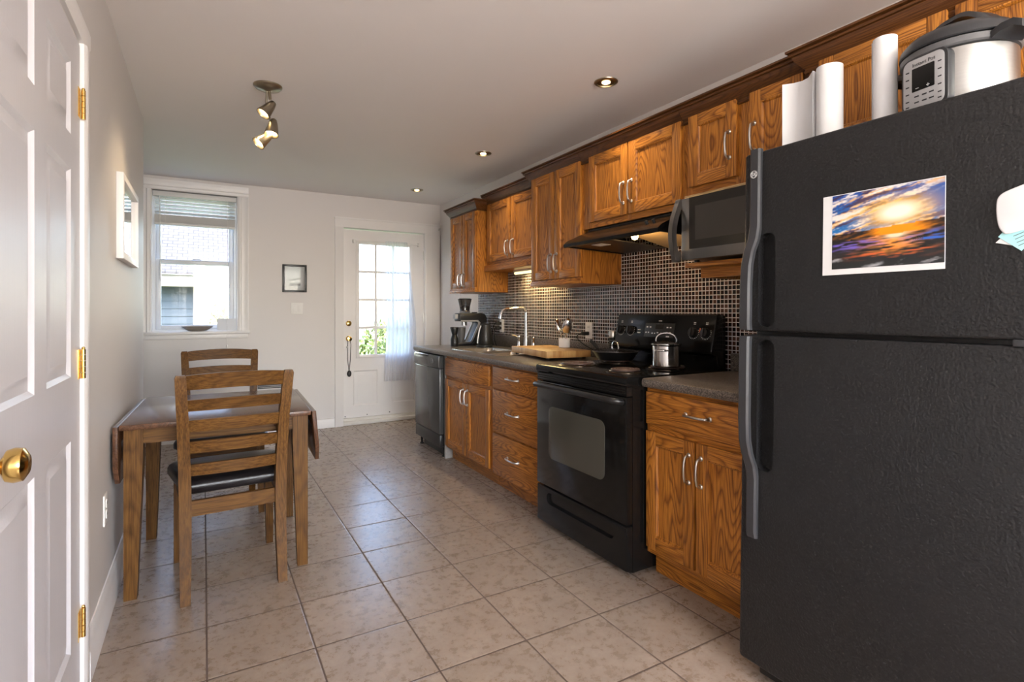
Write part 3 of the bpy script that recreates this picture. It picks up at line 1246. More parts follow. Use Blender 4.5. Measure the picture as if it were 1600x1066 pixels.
def make_chair():
    c = thing('dining_chair', 'brown ladder back chair with black seat tucked under the near side of the table', 'chair', (0, 0, 0), 'dining chairs at the drop leaf table')
    # local: seat faces +y, back at -y
    for s in (-1, 1):
        b = MB()
        rings = []
        # (z, y, x centre, width x, depth y)
        for z, y, x, w, d in ((0.0, -0.262, 0.188, 0.038, 0.038), (0.2, -0.227, 0.187, 0.044, 0.044), (0.40, -0.207, 0.187, 0.046, 0.048),
                              (0.55, -0.212, 0.190, 0.046, 0.046), (0.75, -0.245, 0.197, 0.044, 0.040), (0.945, -0.297, 0.207, 0.041, 0.034), (0.957, -0.30, 0.207, 0.032, 0.026)):
            cx = s * x
            rings.append([(cx - w / 2, y - d / 2, z), (cx + w / 2, y - d / 2, z), (cx + w / 2, y + d / 2, z), (cx - w / 2, y + d / 2, z)])
        b.loft(rings)
        b.build('rear_post', 'rubberwood_vertical', c)
    for s in (-1, 1):
        b = MB()
        rings = []
        for z, w in ((0.0, 0.032), (0.43, 0.042)):
            ox, oy = s * 0.222, 0.225
            rings.append([(ox, oy, z), (ox - s * w, oy, z), (ox - s * w, oy - w, z), (ox, oy - w, z)])
        b.loft(rings)
        b.build('front_leg', 'rubberwood_vertical', c)
    b = MB()
    b.box(-0.19, 0.19, 0.19, 0.21, 0.365, 0.43)
    b.box(-0.168, 0.168, -0.216, -0.196, 0.345, 0.41)
    b.m = 1
    for s in (-1, 1):
        b.prism([(s * 0.178, -0.19), (s * 0.196, -0.19), (s * 0.214, 0.19), (s * 0.196, 0.19)], 'z', 0.365, 0.43)
    b.build('seat_rail', ['rubberwood_across', 'rubberwood_long'], c)
    b = MB()
    pts = [(-0.168, -0.19), (0.168, -0.19), (0.172, -0.16), (0.198, -0.155), (0.248, 0.2), (0.228, 0.247), (0.12, 0.26), (-0.12, 0.26), (-0.228, 0.247), (-0.248, 0.2), (-0.198, -0.155), (-0.172, -0.16)]

    def sc(k, z):
        return [(x * k, (y - 0.03) * k + 0.03, z) for x, y in pts]
    b.loft([sc(0.96, 0.431), sc(1.0, 0.438), sc(1.0, 0.465), sc(0.965, 0.481), sc(0.86, 0.489), sc(0.5, 0.493)])
    b.build('seat_pad', 'seat_leather', c, 'black padded seat', angle=60)

    def post(z):
        P = ((0.40, -0.207, 0.187), (0.55, -0.212, 0.190), (0.75, -0.245, 0.196), (0.955, -0.30, 0.204))
        for (za, ya, xa), (zb, yb_, xb) in zip(P[:-1], P[1:]):
            if z <= zb:
                t = (z - za) / (zb - za)
                return ya + (yb_ - ya) * t, xa + (xb - xa) * t
        return P[-1][1], P[-1][2]
    for nm, za, zb, bow in (('top_rail', 0.893, 0.955, 0.010), ('back_slat', 0.802, 0.85, 0.010), ('back_slat', 0.712, 0.762, 0.010),
                            ('back_slat', 0.618, 0.668, 0.010), ('back_slat', 0.52, 0.568, 0.010)):
        b = MB()
        rings = []
        for i in range(13):
            t = i / 12 * 2 - 1
            y0, xh = post(za)
            y1, xh1 = post(zb)
            bw = -0.028 * (1 - t * t)
            xx = t * (xh - 0.014)
            arch = bow * (1 - t * t) if nm == 'top_rail' else bow * 0.5 * (1 - t * t)
            rings.append([(xx, y0 - 0.010 + bw, za + arch * 0.6), (xx, y0 + 0.010 + bw, za + arch * 0.6), (xx, y1 + 0.010 + bw, zb + arch), (xx, y1 - 0.010 + bw, zb + arch)])
        b.loft(rings)
        b.build(nm, 'rubberwood_across', c)
    return c


def copy_tree(o, parent=None):
    c = o.copy()
    COL.objects.link(c)
    c.parent = parent
    for ch in o.children:
        copy_tree(ch, c)
    return c


ch1 = make_chair()
ch1.location = (0.108, 2.878, 0)
ch1.rotation_euler = (0, 0, math.radians(3.2))
ch2 = copy_tree(ch1)
ch2['label'] = 'brown ladder back chair on the window side of the table, mostly hidden by it'
ch2.location = (0.10, 3.80, 0)
ch2.rotation_euler = (0, 0, math.radians(180))

# ------------------------------------------------------------------ cabinets
CAB = ['oak_vertical', 'oak_horizontal']


def oak_door(b, y0, y1, z0, z1, xf, t=0.019, fr=0.055, rec=0.0135):
    """framed door facing -x, front at xf"""
    xb = xf + t
    b.m = 0
    b.box(xf, xb, y0, y0 + fr, z0, z1, 0.0025)
    b.box(xf, xb, y1 - fr, y1, z0, z1, 0.0025)
    b.m = 1
    b.box(xf, xb, y0 + fr, y1 - fr, z0, z0 + fr, 0.0025)
    b.box(xf, xb, y0 + fr, y1 - fr, z1 - fr, z1, 0.0025)
    b.m = 0
    ya, yb_, za, zb = y0 + fr, y1 - fr, z0 + fr, z1 - fr

    def ring(d, x):
        return [(x, ya + d, za + d), (x, yb_ - d, za + d), (x, yb_ - d, zb - d), (x, ya + d, zb - d)]
    b.loft([ring(-0.001, xf + 0.0015), ring(0.004, xf + 0.003), ring(0.009, xf + rec * 0.75), ring(0.009, xf + rec)], cap=False)
    b.box(xf + rec, xb - 0.002, ya, yb_, za, zb)


def bar_pull(parent, xf, y, z, length, vertical=True, name='handle'):
    b = MB()
    h = length / 2
    prof = [(-1.0, 0.0), (-0.97, 0.014), (-0.86, 0.024), (-0.5, 0.029), (0, 0.031), (0.5, 0.029), (0.86, 0.024), (0.97, 0.014), (1.0, 0.0)]
    rad = [0.0075, 0.0062, 0.0052, 0.0052, 0.0055, 0.0052, 0.0052, 0.0062, 0.0075]
    pts = [(xf - o, y, z + h * t) if vertical else (xf - o, y + h * t, z) for t, o in prof]
    b.tube(pts, 0.005, 10, rad)
    for s in (-1, 1):
        c = (xf, y, z + s * h) if vertical else (xf, y + s * h, z)
        b.lathe([(0.0105, 0), (0.0105, 0.003), (0.007, 0.007)], c, 14, (-1, 0, 0))
    return b.build(name, 'nickel', parent, 'brushed nickel pull')


CROWN = [(-0.004, -0.092), (0.009, -0.092), (0.013, -0.086), (0.009, -0.080), (0.009, -0.074), (0.016, -0.070), (0.024, -0.058), (0.036, -0.044), (0.042, -0.030),
         (0.042, -0.025), (0.050, -0.023), (0.053, -0.016), (0.050, -0.011), (0.060, -0.008), (0.060, 0.0), (-0.004, 0.0)]


def wall_cabinet(label, y0, y1, z0, z1, xf, doors, crown_path, crown_z, bottom_lip=0.0, stiles=None):
    """xf: door fronts; frame face 17 mm behind. doors: (ya,yb,za,zb,handle y, handle z)"""
    c = thing('wall_cabinet', label, 'cabinet', (xf + 0.017, (y0 + y1) / 2, z0), 'oak wall cabinets')
    xface = xf + 0.018
    b = MB()
    b.m = 0
    b.box(xface + 0.018, WR - 0.001, y0, y1, z0, z1)
    # face frame
    fz = 0.038
    ds = sorted(doors, key=lambda d: d[0])
    edges = [y0] + [v for d in ds for v in (d[0] + 0.012, d[1] - 0.012)] + [y1]
    for i in range(0, len(edges), 2):
        if edges[i + 1] - edges[i] > 0.004:
            b.box(xface, xface + 0.018, edges[i], edges[i + 1], z0, z1, 0.0012)
    b.m = 1
    zlo, zhi = min(d[2] for d in ds), max(d[3] for d in ds)
    for i in range(1, len(edges) - 1, 2):
        b.box(xface, xface + 0.018, edges[i], edges[i + 1], z0, zlo + 0.012)
        b.box(xface, xface + 0.018, edges[i], edges[i + 1], zhi - 0.012, z1)
    if bottom_lip:
        b.box(xf - 0.006, xface, y0 + 0.001, y1 - 0.001, z0, z0 + bottom_lip, 0.003)
        b.box(xf - 0.001, xface, y0 + 0.001, y1 - 0.001, z0 + bottom_lip, z0 + bottom_lip * 1.7, 0.002)
    b.build('body', CAB, c)
    for d in ds:
        b = MB()
        oak_door(b, d[0], d[1], d[2], d[3], xf)
        dd = b.build('door', CAB, c)
        if len(d) > 4:
            bar_pull(dd, xf, d[4], d[5], 0.115)
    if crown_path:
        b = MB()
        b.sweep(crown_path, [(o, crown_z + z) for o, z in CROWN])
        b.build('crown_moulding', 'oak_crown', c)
    return c


XU = 2.047
FX = XU + 0.018
# by the end wall
X1 = 2.052
wall_cabinet('tall oak wall cabinet next to the end wall, above the coffee grinder', 4.205, 4.76, 1.388, 2.16, X1,
             [(4.215, 4.472, 1.425, 2.098, 4.435, 1.50), (4.482, 4.75, 1.425, 2.098, 4.52, 1.50)],
             [(WR, 4.76), (X1 + 0.018, 4.76), (X1 + 0.018, 4.205), (2.16, 4.205)], 2.192, 0.022)
# recessed, above the sink
X2 = 2.140
wall_cabinet('recessed oak wall cabinet with two doors above the sink', 3.292, 4.20, 1.565, 2.2, X2,
             [(3.305, 3.742, 1.645, 2.142, 3.70, 1.735), (3.752, 4.16, 1.645, 2.142, 3.79, 1.735)],
             [(X2 + 0.018, 4.2), (X2 + 0.018, 3.292)], 2.232, 0.03)
# tall, between sink and range hood
wall_cabinet('tall two door oak wall cabinet between the sink and the range hood', 2.692, 3.288, 1.395, 2.2, XU,
             [(2.70, 2.985, 1.437, 2.165, 2.955, 1.545), (2.995, 3.278, 1.437, 2.165, 3.025, 1.545)],
             [(X2 + 0.03, 3.288), (FX, 3.288), (FX, 2.6915)], 2.230, 0.02)
# above the hood
wall_cabinet('oak wall cabinet with two doors directly over the range hood', 1.874, 2.690, 1.728, 2.2, XU,
             [(1.885, 2.262, 1.762, 2.163, 2.235, 1.885), (2.272, 2.615, 1.762, 2.163, 2.30, 1.885)],
             [(FX, 2.6905), (FX, 1.8735)], 2.230)
# above the microwave
wall_cabinet('oak wall cabinet with two doors over the microwave', 1.245, 1.872, 1.783, 2.2, XU,
             [(1.565, 1.836, 1.822, 2.167, 1.60, 1.968), (1.258, 1.50, 1.822, 2.167, 1.474, 1.968)],
             [(FX, 1.8725), (FX, 1.215)], 2.230)
b = MB()
b.box(2.05, 2.075, 1.246, 1.86, 1.770, 1.7825)
# above the fridge
X6 = 1.993
wall_cabinet('deep oak wall cabinet above the refrigerator, behind the paper rolls', 0.30, 1.212, 1.80, 2.2, X6,
             [(0.765, 1.165, 1.83, 2.16), (0.345, 0.745, 1.83, 2.16)],
             [(FX, 1.212), (X6 + 0.018, 1.212), (X6 + 0.018, 0.30)], 2.222)
pe = b.build('bottom_edge', 'oak_lit_edge', bpy.data.objects['wall_cabinet.004'], 'bottom edge coloured pale as if lit')
pe.data.transform(Matrix.Translation(-bpy.data.objects['wall_cabinet.004'].location)) if False else None

# microwave shelf
sh = thing('microwave_shelf', 'oak shelf carrying the microwave', 'shelf', (2.2, 1.5, 1.39))
b = MB()
b.box(1.985, WR - 0.012, 1.25, 1.80, 1.425, 1.447, 0.003)
b.build('shelf_board', 'oak_horizontal', sh)
b = MB()
b.box(2.055, 2.075, 1.25, 1.765, 1.378, 1.4245)
b.build('front_rail', 'oak_horizontal', sh)
b = MB()
b.box(2.0755, WR - 0.012, 1.745, 1.765, 1.378, 1.4245)
b.build('side_rail', 'oak_horizontal', sh)

# microwave
mw = thing('microwave', 'stainless and dark glass microwave on the oak shelf', 'microwave', (2.15, 1.51, 1.45))
b = MB()
b.box(1.975, 2.35, 1.262, 1.775, 1.458, 1.74, 0.004)
b.build('body', 'dark_steel', mw)
b = MB()
b.box(1.945, 1.974, 1.262, 1.785, 1.458, 1.745, 0.004)
dm = b.build('door', 'dark_steel', mw)
b = MB()
b.box(1.941, 1.945, 1.264, 1.735, 1.506, 1.743)
b.build('door_glass', 'smoked_glass', dm, 'smoked dark glass')
b = MB()
b.box(1.9405, 1.9410, 1.30, 1.70, 1.545, 1.70)
b.build('viewing_mesh', 'mesh_grey', dm)
b = MB()
rings = []
for i in range(15):
    t = i / 14
    z = 1.449 + t * 0.296
    o = 0.020 + 0.050 * math.sin(PI * (0.12 + t * 0.80)) ** 1.2 - 0.02 * t
    w = 0.052 - 0.012 * math.sin(PI * t)
    rings.append([(1.944 - o, 1.790 - w * 0.15, z), (1.944 - o, 1.790 + 0.018, z), (1.944 - o + 0.030, 1.790 + 0.018, z), (1.944 - o + 0.030, 1.790 - w * 0.15, z)])
b.loft(rings)
b.box(1.925, 1.947, 1.786, 1.805, 1.70, 1.74, 0.002)
b.box(1.925, 1.947, 1.786, 1.805, 1.46, 1.50, 0.002)
b.build('handle', 'dark_steel', dm, 'bowed steel handle', angle=50)
for yy in (1.30, 1.74):
    for xx in (2.0, 2.32):
        b = MB()
        b.cyl((xx, yy, 1.447), (xx, yy, 1.4575), 0.012, seg=12)
        b.build('foot', 'rubber_black', mw)

# range hood
hd = thing('range_hood', 'black under cabinet range hood with its lamp lit above the stove', 'range hood', (2.15, 2.26, 1.6))
HY0, HY1 = 1.872, 2.645
b = MB()
prof = [(2.36, 1.726), (2.072, 1.726), (2.066, 1.712), (1.905, 1.640), (1.882, 1.620), (1.882, 1.604), (1.892, 1.600), (1.905, 1.606), (1.915, 1.622), (2.08, 1.696), (2.36, 1.696)]
b.prism(prof, 'y', HY0, HY1)
b.build('canopy', 'black_enamel', hd)
for ya, yb_ in ((HY0, HY0 + 0.012), (HY1 - 0.012, HY1)):
    b = MB()
    b.prism([(2.36, 1.6955), (2.08, 1.6955), (1.9155, 1.6215), (1.9055, 1.6035), (2.36, 1.586)], 'y', ya, yb_)
    b.build('side_panel', 'black_enamel', hd)
b = MB()
b.prism([(1.93, 1.61), (1.93, 1.616), (2.355, 1.597), (2.355, 1.591)], 'y', 2.27, HY1 - 0.013)
b.build('underside_panel', 'black_satin', hd)
b = MB()
b.prism([(1.97, 1.6065), (1.97, 1.6075), (2.04, 1.604), (2.04, 1.603)], 'y', 2.40, 2.49)
b.build('rating_plate', 'mark_grey', hd)
b = MB()
b.prism([(2.02, 1.655), (2.02, 1.66), (2.355, 1.596), (2.355, 1.590)], 'y', HY0 + 0.013, 2.265)
b.build('lamp_housing', 'lens_cream', hd)
b = MB()
b.lathe([(0.012, 0.0), (0.018, 0.018), (0.019, 0.032), (0.014, 0.046), (0.0, 0.051)], (1.975, 2.13, 1.6465), 16, (0, 0, -1))
b.build('bulb', 'bulb_hood', hd, 'lit warm bulb')
for yy in (1.99, 2.04):
    b = MB()
    b.cyl((1.975, yy, 1.670), (1.966, yy, 1.684), 0.008, seg=10)
    b.build('switch', 'black_satin', hd)
lamp('hood_lamp', 'POINT', (2.005, 2.13, 1.575), (0, 0, 0), 1.2, (1, 0.62, 0.28), shadow_soft_size=0.02)

# under cabinet light
ul = thing('under_cabinet_light', 'glowing tube light under the recessed cabinet above the sink', 'light', (2.25, 3.6, 1.545))
b = MB()
b.box(2.275, 2.36, 3.33, 3.93, 1.548, 1.5645, 0.002)
b.build('housing', 'plastic_white', ul)
b = MB()
b.box(2.272, 2.30, 3.345, 3.915, 1.528, 1.5475, 0.008)
b.build('diffuser', 'tube_yellow', ul, 'yellow lit diffuser')
lamp('tube_light', 'AREA', (2.30, 3.63, 1.524), (0, math.radians(-12), 0), 2.4, (1, 0.74, 0.32), shape='RECTANGLE', size=0.06, size_y=0.5)

# ------------------------------------------------------------------ backsplash
struct('trim_6', 'mosaic_tile', 'dark brown glass mosaic backsplash with pale grout', 'backsplash',
       lambda b: (b.box(WR - 0.009, WR - 0.0005, 1.0, 4.80, 0.9, 1.387), b.box(WR - 0.009, WR - 0.0005, 3.292, 4.20, 1.387, 1.562),
                  b.box(WR - 0.009, WR - 0.0005, 1.81, 2.690, 1.387, 1.70)))

# ------------------------------------------------------------------ base cabinets, left run
XB = 1.725
YS0, YS1 = 3.30, 4.085


def base_cabinet(name, label, y0, y1, xf, z0, ztop, kick_x, fill, group='oak base cabinets'):
    c = thing(name, label, 'cabinet', (xf, (y0 + y1) / 2, 0), group)
    b = MB()
    b.m = 0
    b.box(xf + 0.036, WR - 0.012, y0, y1, z0, ztop)
    fill(c, b)
    b.m = 1
    b.build('body', CAB, c)
    b = MB()
    b.box(kick_x, kick_x + 0.016, y0 + 0.001, y1 - 0.001, 0.001, z0 - 0.001)
    b.build('toe_kick', 'oak_horizontal', c)
    return c


def frame(b, x, ys_, zs_, y0, y1, z0, z1):
    """face frame: vertical stiles ys_, horizontal rails zs_"""
    b.m = 0
    for a, c in ys_:
        b.box(x, x + 0.018, a, c, z0, z1, 0.0012)
    b.m = 1
    for (a, c), (ya, yb_) in zs_:
        b.box(x, x + 0.018, ya, yb_, a, c)


def slab(b, y0, y1, z0, z1, xf):
    b.m = 1
    b.box(xf, xf + 0.0185, y0, y1, z0, z1, 0.004)


def fill_sink(c, b):
    xfr = XB + 0.018
    frame(b, xfr, [(3.30, 3.335), (4.07, 4.085 + 0.03)], [((0.10, 0.14), (3.335, 4.07)), ((0.655, 0.70), (3.335, 4.07)), ((0.82, 0.857), (3.335, 4.07))], 0, 0, 0.10, 0.857)
    p = MB()
    slab(p, 3.322, 4.10, 0.695, 0.835, XB)
    p.build('false_front', CAB, c)
    for ya, yb_, hy in ((3.322, 3.702, 3.668), (3.712, 4.10, 3.742)):
        p = MB()
        oak_door(p, ya, yb_, 0.118, 0.668, XB)
        d = p.build('door', CAB, c)
        bar_pull(d, XB, hy, 0.565, 0.11)


base_cabinet('base_cabinet', 'oak sink base cabinet with two doors next to the dishwasher', 3.30, 4.115, XB, 0.10, 0.70, 1.80, fill_sink)


def fill_drawers(c, b):
    xfr = XB + 0.018
    frame(b, xfr, [(2.64, 2.67), (3.265, 3.299)], [((0.10, 0.125), (2.67, 3.265)), ((0.38, 0.41), (2.67, 3.265)), ((0.675, 0.705), (2.67, 3.265)), ((0.82, 0.857), (2.67, 3.265))], 0, 0, 0.10, 0.857)
    for za, zb in ((0.110, 0.385), (0.398, 0.683), (0.695, 0.84)):
        p = MB()
        slab(p, 2.655, 3.268, za, zb, XB)
        d = p.build('drawer', CAB, c)
        bar_pull(d, XB, 2.985 if za > 0 else 2.96, (za + zb) / 2 + 0.01, 0.14, False)


base_cabinet('base_cabinet', 'oak three drawer base cabinet beside the stove', 2.635, 3.299, XB, 0.10, 0.857, 1.80, fill_drawers)

# right of stove
XR = 1.768


def fill_right(c, b):
    xfr = XR + 0.018
    frame(b, xfr, [(1.24, 1.27), (1.826, 1.842)], [((0.108, 0.14), (1.27, 1.826)), ((0.66, 0.70), (1.27, 1.826)), ((0.845, 0.871), (1.27, 1.826))], 0, 0, 0.108, 0.871)
    p = MB()
    slab(p, 1.258, 1.834, 0.703, 0.852, XR)
    d = p.build('drawer', CAB, c)
    bar_pull(d, XR, 1.535, 0.782, 0.125, False)
    for ya, yb_, hy in ((1.258, 1.545, 1.518), (1.555, 1.834, 1.582)):
        p = MB()
        oak_door(p, ya, yb_, 0.138, 0.672, XR, fr=0.058)
        d = p.build('door', CAB, c)
        bar_pull(d, XR, hy, 0.556, 0.115)


base_cabinet('base_cabinet', 'oak base cabinet with one drawer between the stove and refrigerator', 1.235, 1.842, XR, 0.108, 0.871, 1.84, fill_right)

# countertops
ct = thing('countertop', 'long grey speckled countertop holding the sink', 'countertop', (2.0, 3.7, 0.858))
CX0, CY0, CY1 = 1.688, 2.625, 4.765
SX0, SX1, SY0, SY1 = 1.83, 2.19, 3.36, 4.15
b = MB()
z0c, z1c = 0.858, 0.898
b.box(SX0, SX1, SY1, CY1, z0c, z1c)
b.box(SX0, SX1, CY0, SY0, z0c, z1c)
b.box(SX1, WR - 0.010, CY0, CY1, z0c, z1c)
b.prism([(SX0, z0c), (SX0, z1c), (CX0 + 0.012, z1c), (CX0 + 0.003, z1c - 0.004), (CX0, z1c - 0.014), (CX0, z0c + 0.012), (CX0 + 0.006, z0c + 0.002), (CX0 + 0.014, z0c)], 'y', CY0, CY1)
b.build('worktop', 'laminate_speckle', ct)
b = MB()
b.box(WR - 0.030, WR - 0.0095, CY0, CY1, z1c + 0.0003, 1.0, 0.003)
b.build('upstand', 'laminate_speckle', ct)
ct2 = thing('countertop', 'short grey speckled countertop between the stove and refrigerator', 'countertop', (2.0, 1.5, 0.872))
b = MB()
z0c, z1c = 0.872, 0.912
X0 = 1.745
b.prism([(WR - 0.010, z0c), (WR - 0.010, z1c), (X0 + 0.012, z1c), (X0 + 0.003, z1c - 0.004), (X0, z1c - 0.014), (X0, z0c + 0.012), (X0 + 0.006, z0c + 0.002), (X0 + 0.014, z0c)], 'y', 1.235, 1.836)
b.build('worktop', 'laminate_speckle', ct2)
b = MB()
b.box(WR - 0.030, WR - 0.0095, 1.235, 1.834, z1c + 0.0003, 1.003, 0.003)
b.build('upstand', 'laminate_speckle', ct2)

# sink
sk = thing('sink', 'double bowl stainless steel sink set in the countertop', 'sink', (2.0, 3.75, 0.75))


def rim_loft(b, x0, x1, y0, y1, levels):
    rings = []
    for d, z, r in levels:
        rings.append([(p[0], p[1], z) for p in rrect(x0 + d, x1 - d, y0 + d, y1 - d, max(0.004, r), 6)])
    b.loft(rings, cap=False)
    b.face(rings[-1])


b = MB()
ox0, ox1, oy0, oy1 = SX0 - 0.015, SX1 + 0.015, SY0 - 0.015, SY1 + 0.015
ym = 3.755
zr = 0.9015
b.box(ox0, SX0 + 0.02, oy0, oy1, 0.8985, zr + 0.0015, 0.0012)
b.box(SX1 - 0.02, ox1, oy0, oy1, 0.8985, zr + 0.0015, 0.0012)
b.box(SX0 + 0.02, SX1 - 0.02, oy0, SY0 + 0.02, 0.8985, zr + 0.0015, 0.0012)
b.box(SX0 + 0.02, SX1 - 0.02, SY1 - 0.02, oy1, 0.8985, zr + 0.0015, 0.0012)
b.box(SX0 + 0.02, SX1 - 0.02, ym - 0.02, ym + 0.02, 0.894, zr, 0.0012)
b.build('rim', 'sink_steel', sk)
for ya, yb_ in ((SY0 + 0.014, ym - 0.012), (ym + 0.012, SY1 - 0.014)):
    b = MB()
    rim_loft(b, SX0 + 0.014, SX1 - 0.014, ya, yb_, [(0, 0.900, 0.05), (0.006, 0.88, 0.05), (0.012, 0.765, 0.05), (0.035, 0.745, 0.04), (0.12, 0.742, 0.03)])
    bw = b.build('bowl', 'sink_steel', sk, angle=50)
    b = MB()
    b.lathe([(0.04, 0), (0.04, 0.003), (0.03, 0.002), (0.0, 0.001)], (2.01, (ya + yb_) / 2, 0.7425), 24)
    b.build('drain', 'chrome', bw)

# faucet
fc = thing('faucet', 'chrome high spout kitchen faucet with two lever handles behind the sink', 'faucet', (2.26, 3.70, 0.9))
b = MB()
fx, fy, fz = 2.262, 3.70, 0.8985
b.lathe([(0.032, 0), (0.032, 0.006), (0.026, 0.012), (0.021, 0.05), (0.016, 0.11), (0.0125, 0.18), (0.0125, 0.315)], (fx, fy, fz), 20)
pts = [(fx, fy, fz + 0.31), (fx - 0.006, fy, fz + 0.330), (fx - 0.022, fy, fz + 0.343), (fx - 0.05, fy, fz + 0.346), (fx - 0.185, fy, fz + 0.338), (fx - 0.215, fy, fz + 0.326), (fx - 0.232, fy, fz + 0.300), (fx - 0.238, fy, fz + 0.262)]
b.tube(pts, 0.012, 14, [0.0125, 0.0125, 0.0125, 0.012, 0.012, 0.012, 0.012, 0.0125])
b.build('spout', 'chrome', fc, angle=60)
for dy in (-0.11, 0.11):
    b = MB()
    b.lathe([(0.026, 0), (0.026, 0.005), (0.02, 0.012), (0.015, 0.06), (0.012, 0.095), (0.015, 0.10), (0.013, 0.118), (0.0, 0.122)], (fx, fy + dy, fz), 18)
    b.tube([(fx - 0.004, fy + dy, fz + 0.108), (fx - 0.045, fy + dy * 1.15, fz + 0.122), (fx - 0.058, fy + dy * 1.2, fz + 0.124)], 0.006, 10, [0.007, 0.006, 0.009])
    b.build('lever_handle', 'chrome', fc, angle=60)

# cutting board
cbd = thing('cutting_board', 'thick end grain wooden cutting board overhanging the sink', 'cutting board', (0, 0, 0))
b = MB()
b.box(0, 0.325, 0, 0.60, 0.012, 0.056, 0.003)
b.build('board', 'butcher_block', cbd)
for xx in (0.03, 0.295):
    for yy in (0.04, 0.56):
        b = MB()
        b.cyl((xx, yy, 0), (xx, yy, 0.012), 0.012, seg=14)
        b.build('foot', 'rubber_black', cbd)
cbd.location = (1.915, 2.875, 0.9035)
cbd.rotation_euler = (0, 0, math.radians(-7.5))

# utensil jar
jx, jy = 2.235, 3.13
# ------------------------------------------------------------------ jar and spoons
solid('utensil_jar', 'ceramic_white', 'white ceramic jar on the cutting board holding spoons', 'jar',
      lambda b: b.lathe([(0.038, 0), (0.042, 0.004), (0.042, 0.062), (0.040, 0.066), (0.037, 0.062), (0.037, 0.008), (0.0, 0.006)], (jx, jy, 0.9605), 28))


def spoon(label, dx, dy, tilt, ax, L, bowl):
    o = thing('spoon', label, 'spoon', (jx + dx * 0.3, jy + dy * 0.3, 0.972), 'utensils in the white jar')
    dirv = Vector((dx, dy, 0)).normalized() * math.sin(tilt) + Vector((0, 0, math.cos(tilt)))
    p0 = Vector((jx + dx * 0.1, jy + dy * 0.1, 0.972))
    p1 = p0 + dirv * L
    b = MB()
    b.tube([p0, p0 + dirv * L * 0.5, p1], 0.004, 8, [0.0045, 0.0035, 0.004])
    b.build('stem', 'chrome', o)
    b = MB()
    q = Vector((0, 0, 1)).rotation_difference(dirv).to_matrix().to_4x4()
    b.M = Matrix.Translation(p1 + dirv * bowl) @ q @ Matrix.Rotation(ax, 4, 'Z')
    rings = []
    for r, h in ((1.0, 0.0), (0.95, -0.18), (0.7, -0.34), (0.3, -0.43), (0.02, -0.44), (0.3, -0.38), (0.66, -0.29), (0.88, -0.15), (0.94, 0.0)):
        rings.append([(bowl * 0.72 * r * math.cos(2 * PI * i / 20), bowl * 0.9 * h, bowl * 1.15 * r * math.sin(2 * PI * i / 20)) for i in range(20)])
    b.loft(rings, cap=False)
    b.build('spoon_bowl', 'chrome', o, angle=60)


spoon('steel ladle leaning out of the jar towards the faucet', -0.004, 0.026, 0.36, 0.4, 0.098, 0.05)
spoon('steel spoon standing upright in the middle of the jar', 0.008, 0.002, 0.10, 0.0, 0.105, 0.026)
spoon('steel ladle leaning out of the jar towards the stove', -0.006, -0.026, 0.36, -0.4, 0.098, 0.052)

# outlets on the backsplash
outlet('white outlet on the mosaic behind the faucet with black plugs in it', WR - 0.0092, 4.31, 1.085, -1)
outlet('white outlet on the mosaic beside the stove with one black plug', WR - 0.0092, 3.025, 1.083, -1)


def plug_cord(label, y, zs_, pts):
    o = thing('power_cord', label, 'power cord', (WR - 0.03, y, 1.0))
    for z in zs_:
        b = MB()
        b.box(WR - 0.075, WR - 0.0195, y - 0.014, y + 0.014, z - 0.013, z + 0.013, 0.005)
        b.build('plug', 'rubber_black', o)
    for p in pts:
        b = MB()
        b.tube(p, 0.004, 8)
        b.build('cord', 'rubber_black', o)
    return o


def bez(p0, p1, p2, p3, n=14):
    P = [Vector(p) for p in (p0, p1, p2, p3)]
    return [P[0] * (1 - t) ** 3 + P[1] * 3 * t * (1 - t) ** 2 + P[2] * 3 * t * t * (1 - t) + P[3] * t ** 3 for t in [i / n for i in range(n + 1)]]


plug_cord('black plugs and cords hanging behind the kettle', 4.31, (1.066, 1.108),
          [bez((WR - 0.075, 4.31, 1.108), (WR - 0.11, 4.32, 1.10), (WR - 0.08, 4.38, 0.98), (WR - 0.045, 4.42, 0.904)),
           bez((WR - 0.075, 4.31, 1.066), (WR - 0.11, 4.30, 1.05), (WR - 0.085, 4.32, 0.93), (WR - 0.05, 4.34, 0.904))])
plug_cord('black plug and cord running from the mosaic outlet down behind the stove', 3.025, (1.062,),
          [bez((WR - 0.075, 3.025, 1.062), (WR - 0.16, 3.05, 1.055), (WR - 0.13, 2.98, 0.97), (WR - 0.05, 2.66, 0.904), 18)])

# coffee grinder
gx, gy, gz = 2.02, 4.60, 0.8985
cg = thing('coffee_grinder', 'black and silver coffee grinder with bean hopper at the end of the countertop', 'coffee grinder', (gx + 0.12, gy, gz))
b = MB()
C_ = [(0.0, 0.0), (0.285, 0.0), (0.30, 0.012), (0.30, 0.04), (0.315, 0.20), (0.318, 0.255), (0.30, 0.29), (0.265, 0.303), (0.045, 0.303), (0.035, 0.295), (0.035, 0.235), (0.045, 0.228), (0.215, 0.228), (0.232, 0.215), (0.225, 0.19), (0.155, 0.045), (0.14, 0.028), (0.0, 0.022)]
b.prism([(gx + p[0], gz + p[1]) for p in C_], 'y', gy - 0.065, gy + 0.065, 0.006)
b.build('housing', 'black_satin', cg)
b = MB()
inn = [(0.045, 0.224), (0.205, 0.224), (0.222, 0.212), (0.216, 0.192), (0.148, 0.052), (0.136, 0.036), (0.0, 0.028), (0.0, 0.014), (0.146, 0.022), (0.164, 0.042), (0.238, 0.192), (0.244, 0.214), (0.218, 0.238), (0.045, 0.238)]
for yy in (gy - 0.072, gy + 0.0655):
    b.prism([(gx + p[0], gz + p[1]) for p in inn], 'y', yy, yy + 0.0065)
b.build('silver_trim', 'nickel', cg, 'silver edge band')
b = MB()
